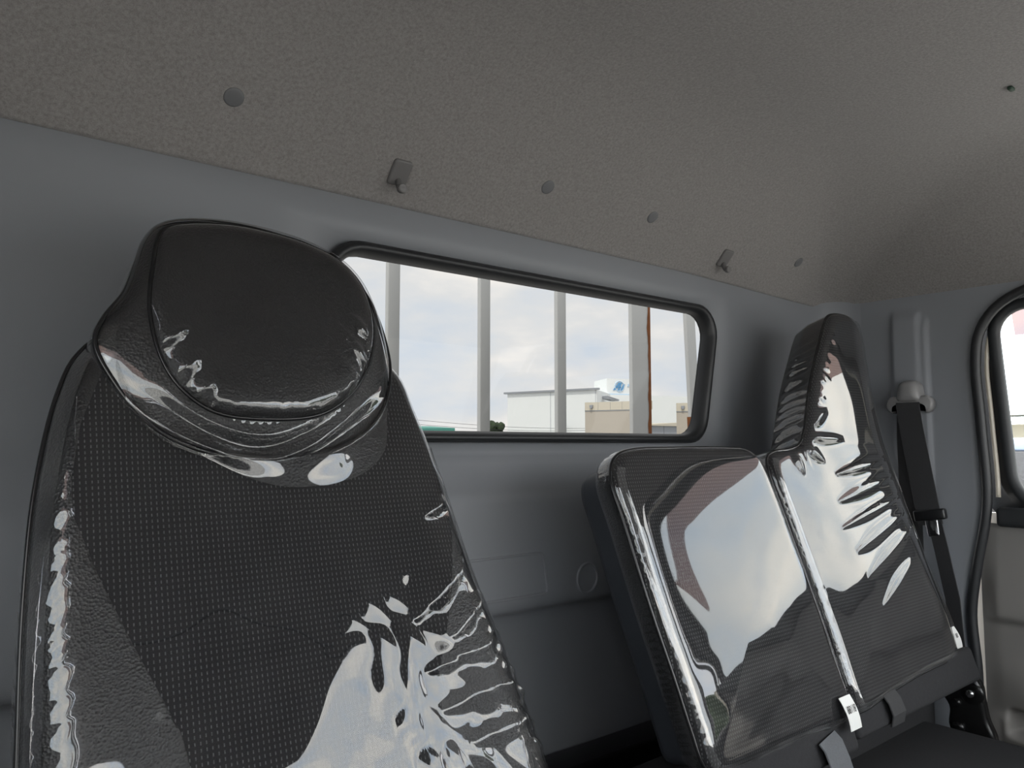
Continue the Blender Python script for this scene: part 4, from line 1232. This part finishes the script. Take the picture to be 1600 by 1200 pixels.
tower_strip('emblem_bar', 1.68, 1.90, 6.02, 6.70, 'blue_paint', 0.34)
tower_strip('lettering_bar', 2.55, 2.75, 6.45, 6.75, 'pale_blue_paint', 0.1)
tower_strip('wall_lamp', 2.0, 2.25, 4.9, 5.2, 'grey_metal')
pq = B_ + back * 0.18
prism('annex_canopy', [pq + np.array([-.2, -.9]), pq + np.array([1.9, -.6]), pq + np.array([2.1, .6]), pq], 4.75, 4.95, 'grey_metal', wh, [5.05, 4.6, 4.6, 5.05])

def beige(label, p0, p1, htop, band, vents, joints, depth):
    b_ = thing('beige_building', label, 'building', ((p0[0] + p1[0]) / 2, (p0[1] + p1[1]) / 2, G))
    p0, p1 = np.array(p0), np.array(p1); d_ = p1 - p0; L_ = np.linalg.norm(d_); d_ /= L_; n_ = np.array([d_[1], -d_[0]])
    if n_ @ p0 > 0: n_ = -n_
    rd = (p0 + p1) / 2; bk_ = rd / np.linalg.norm(rd) * depth
    prism('wall', [p0, p1, p1 + bk_, p0 + bk_], G, htop - band, 'beige_wall', b_)
    k = max(1, len(joints) + 1); cuts = [0] + list(joints) + [L_]
    for i in range(len(cuts) - 1):
        a, c = p0 + d_ * (cuts[i] + 0.012), p0 + d_ * (cuts[i + 1] - 0.012)
        prism('parapet_panel', [a + n_ * 0.05, c + n_ * 0.05, c - n_ * .3, a - n_ * .3], htop - band + 0.01, htop, 'cream_wall', b_)
    prism('parapet_core', [p0 + n_ * .03, p1 + n_ * .03, p1 + bk_, p0 + bk_], htop - band - 0.05, htop - 0.02, 'grey_metal', b_)
    for t in vents:
        c = p0 + d_ * t + n_ * 0.09
        z = htop - band * 0.55
        sh = [(-0.13, 0.13), (0.13, 0.13), (0.13, -0.02), (0.07, -0.13), (0, -0.17), (-0.07, -0.13), (-0.13, -0.02)]
        V = [(c[0] + d_[0] * a, c[1] + d_[1] * a, z + zz) for a, zz in sh] + [(c[0] + d_[0] * a * .8 + n_[0] * .12, c[1] + d_[1] * a * .8 + n_[1] * .12, z + zz * .8) for a, zz in sh]
        m_ = len(sh)
        mesh('vent_hood', V, [tuple(range(m_, 2 * m_))] + [(i, (i + 1) % m_, m_ + (i + 1) % m_, m_ + i) for i in range(m_)], 'grey_metal', b_, smooth=False)
    return b_
beige('beige box-shaped building with cream parapet in front of the white warehouse', (39.91, 40.0), (41.75, 35.3), 3.09, 0.60, [0.55], [1.05, 2.0, 2.9, 3.8], 5.0)
beige('small beige building with cream parapet at the far right of the rear window', (45.4, 36.0), (46.5, 34.0), 3.07, 0.62, [0.5], [0.9, 1.6], 4.0)
sd = thing('grey_shed', 'low grey shed between the two beige buildings', 'shed', (55, 45.3, G))
prism('wall', [(52.6, 45), (54.9, 45), (54.9, 49), (52.6, 49)], G, 1.75, 'grey_metal', sd, [1.70, 1.84, 1.84, 1.70])
prism('wall', [(54.95, 45), (57.2, 45), (57.2, 49), (54.95, 49)], G, 1.85, 'grey_metal', sd, [1.84, 1.98, 1.98, 1.84])
prism('roof_edge', [(52.5, 44.8), (57.3, 44.8), (57.3, 49.1), (52.5, 49.1)], 1.7, 1.9, 'cream_wall', sd, [1.78, 2.06, 2.06, 1.78])
gr = thing('green_roof', 'low green sheet roof just above the rear window sill', 'roof', (34, 50.5, G))
prism('roof_sheet', [(32.2, 50), (35.35, 50), (35.6, 54), (32.4, 54)], 0.9, 1.3, 'green_sheet', gr, [1.27, 1.33, 1.55, 1.5])
prism('wall', [(32.4, 50.3), (35.2, 50.3), (35.4, 53.8), (32.6, 53.8)], G, 0.95, 'grey_metal', gr)

def tree(label, x, y, top, rad, seed, squash=0.8, group=None):
    t_ = thing('leafy_tree', label, 'tree', (x, y, G), group)
    r_ = np.random.default_rng(seed)
    bm = bmesh.new()
    for k in range(26):
        a = r_.uniform(0, 6.28); rr = rad * r_.uniform(0, 0.8); c = (x + rr * math.cos(a), y + rr * math.sin(a), top - rad * squash * r_.uniform(0.45, 1.6))
        s_ = rad * r_.uniform(0.28, 0.5)
        q = bmesh.ops.create_icosphere(bm, subdivisions=2, radius=s_)
        for v in q['verts']:
            v.co = v.co * r_.uniform(0.85, 1.15) + Vector(c)
            if v.co.z > top: v.co.z = top - (v.co.z - top) * 0.2
    bm.verts.index_update()
    V = [tuple(v.co) for v in bm.verts]; f_ = [tuple(v.index for v in f.verts) for f in bm.faces]; bm.free()
    mesh('foliage', V, f_, 'foliage', t_, smooth=False)
    tube('trunk', [(x, y, G), (x, y, top - rad * squash * 1.2)], rad * 0.09, 'bark', t_, n=8)
    return t_
tree('green tree beside the white warehouse, seen low in the rear window', 54.3, 68.6, 2.75, 1.7, 3)
for i, (x, y, tp, rd) in enumerate(((26, -9.5, 1.8, 2.0), (25, -15.5, 3.6, 2.6), (20, -20.5, 2.8, 2.2), (28, -4.5, 1.0, 2.0), (31, 1.0, 1.4, 2.0))):
    tree('dark tree mirrored low in the plastic film of the middle seat', x, y, tp, rd, 30 + i, group='trees mirrored in the film')

# building and parked truck beyond the passenger window
ls = thing('loading_shed', 'white canopied shed outside the passenger window', 'building', (20, 5, G))
box('wall', (20.3, 3.0, G), (24, 9.5, 0.72), 'cream_wall', ls)
box('roof_band', (19.9, 2.9, 0.68), (24, 9.6, 0.79), 'white_wall', ls)
for k in range(14):
    y = 3.0 + k * 0.5
    box('railing_post', (20.0, y, 0.79), (20.04, y + 0.04, 0.95), 'white_wall', ls)
box('railing_bar', (19.98, 2.9, 0.92), (20.04, 9.6, 0.95), 'white_wall', ls)
box('railing_panel', (20.05, 2.9, 0.80), (20.07, 9.6, 0.92), 'white_wall', ls)
yy = np.linspace(3.0, 9.5, 130)
rg = [[(19.3 + 0.03 * math.sin(y * 40), y, 0.45 - 0.02 * (y - 6) ** 2 * 0.2) for y in yy], [(19.8 + 0.03 * math.sin(y * 40), y, 0.62 - 0.02 * (y - 6) ** 2 * 0.2) for y in yy], [(20.3, y, 0.66) for y in yy]]
V, f_ = loft(rg, closed=False)
mesh('awning', V, f_, 'white_wall', ls, smooth=False)
pt = thing('parked_truck', 'dark flatbed truck parked low outside the passenger window', 'truck', (17, 5.3, G))
box('cargo_side', (16.2, 3.2, -0.95), (18.2, 8.0, -0.12), 'dark_truck', pt, 0.02)
box('tarp_top', (16.25, 3.2, -0.12), (18.2, 8.0, 0.13), 'blue_grey', pt, 0.05)
box('chassis', (16.4, 3.2, -1.4), (18.0, 8.0, -1.0), 'black_metal', pt, 0.02)
for y in (3.9, 6.9):
    rg = []
    for rr, x in ((0.1, 16.15), (0.42, 16.15), (0.5, 16.2), (0.5, 16.4), (0.42, 16.45)):
        rg.append([(x, y + rr * math.cos(t), -1.65 + rr * math.sin(t)) for t in np.linspace(0, 2 * math.pi, 24, endpoint=False)])
    V, f_ = loft(rg, cap0=True, cap1=True)
    mesh('wheel', V, f_, 'rubber', pt)
# overhead wires
for z0, z1, lb in ((2.0, 1.55, 'upper thin overhead wire crossing low in the rear window'), (1.65, 1.40, 'lower thin overhead wire crossing low in the rear window')):
    P = [(30 + 22 * t, 50 - 3 * t, z0 + (z1 - z0) * t - 0.35 * math.sin(math.pi * t)) for t in np.linspace(0, 1, 20)]
    tag(tube('overhead_wire', P, 0.015, 'wire', n=5), lb, 'wire')

for o in list(bpy.data.objects):
    if '_o' in o: del o['_o']
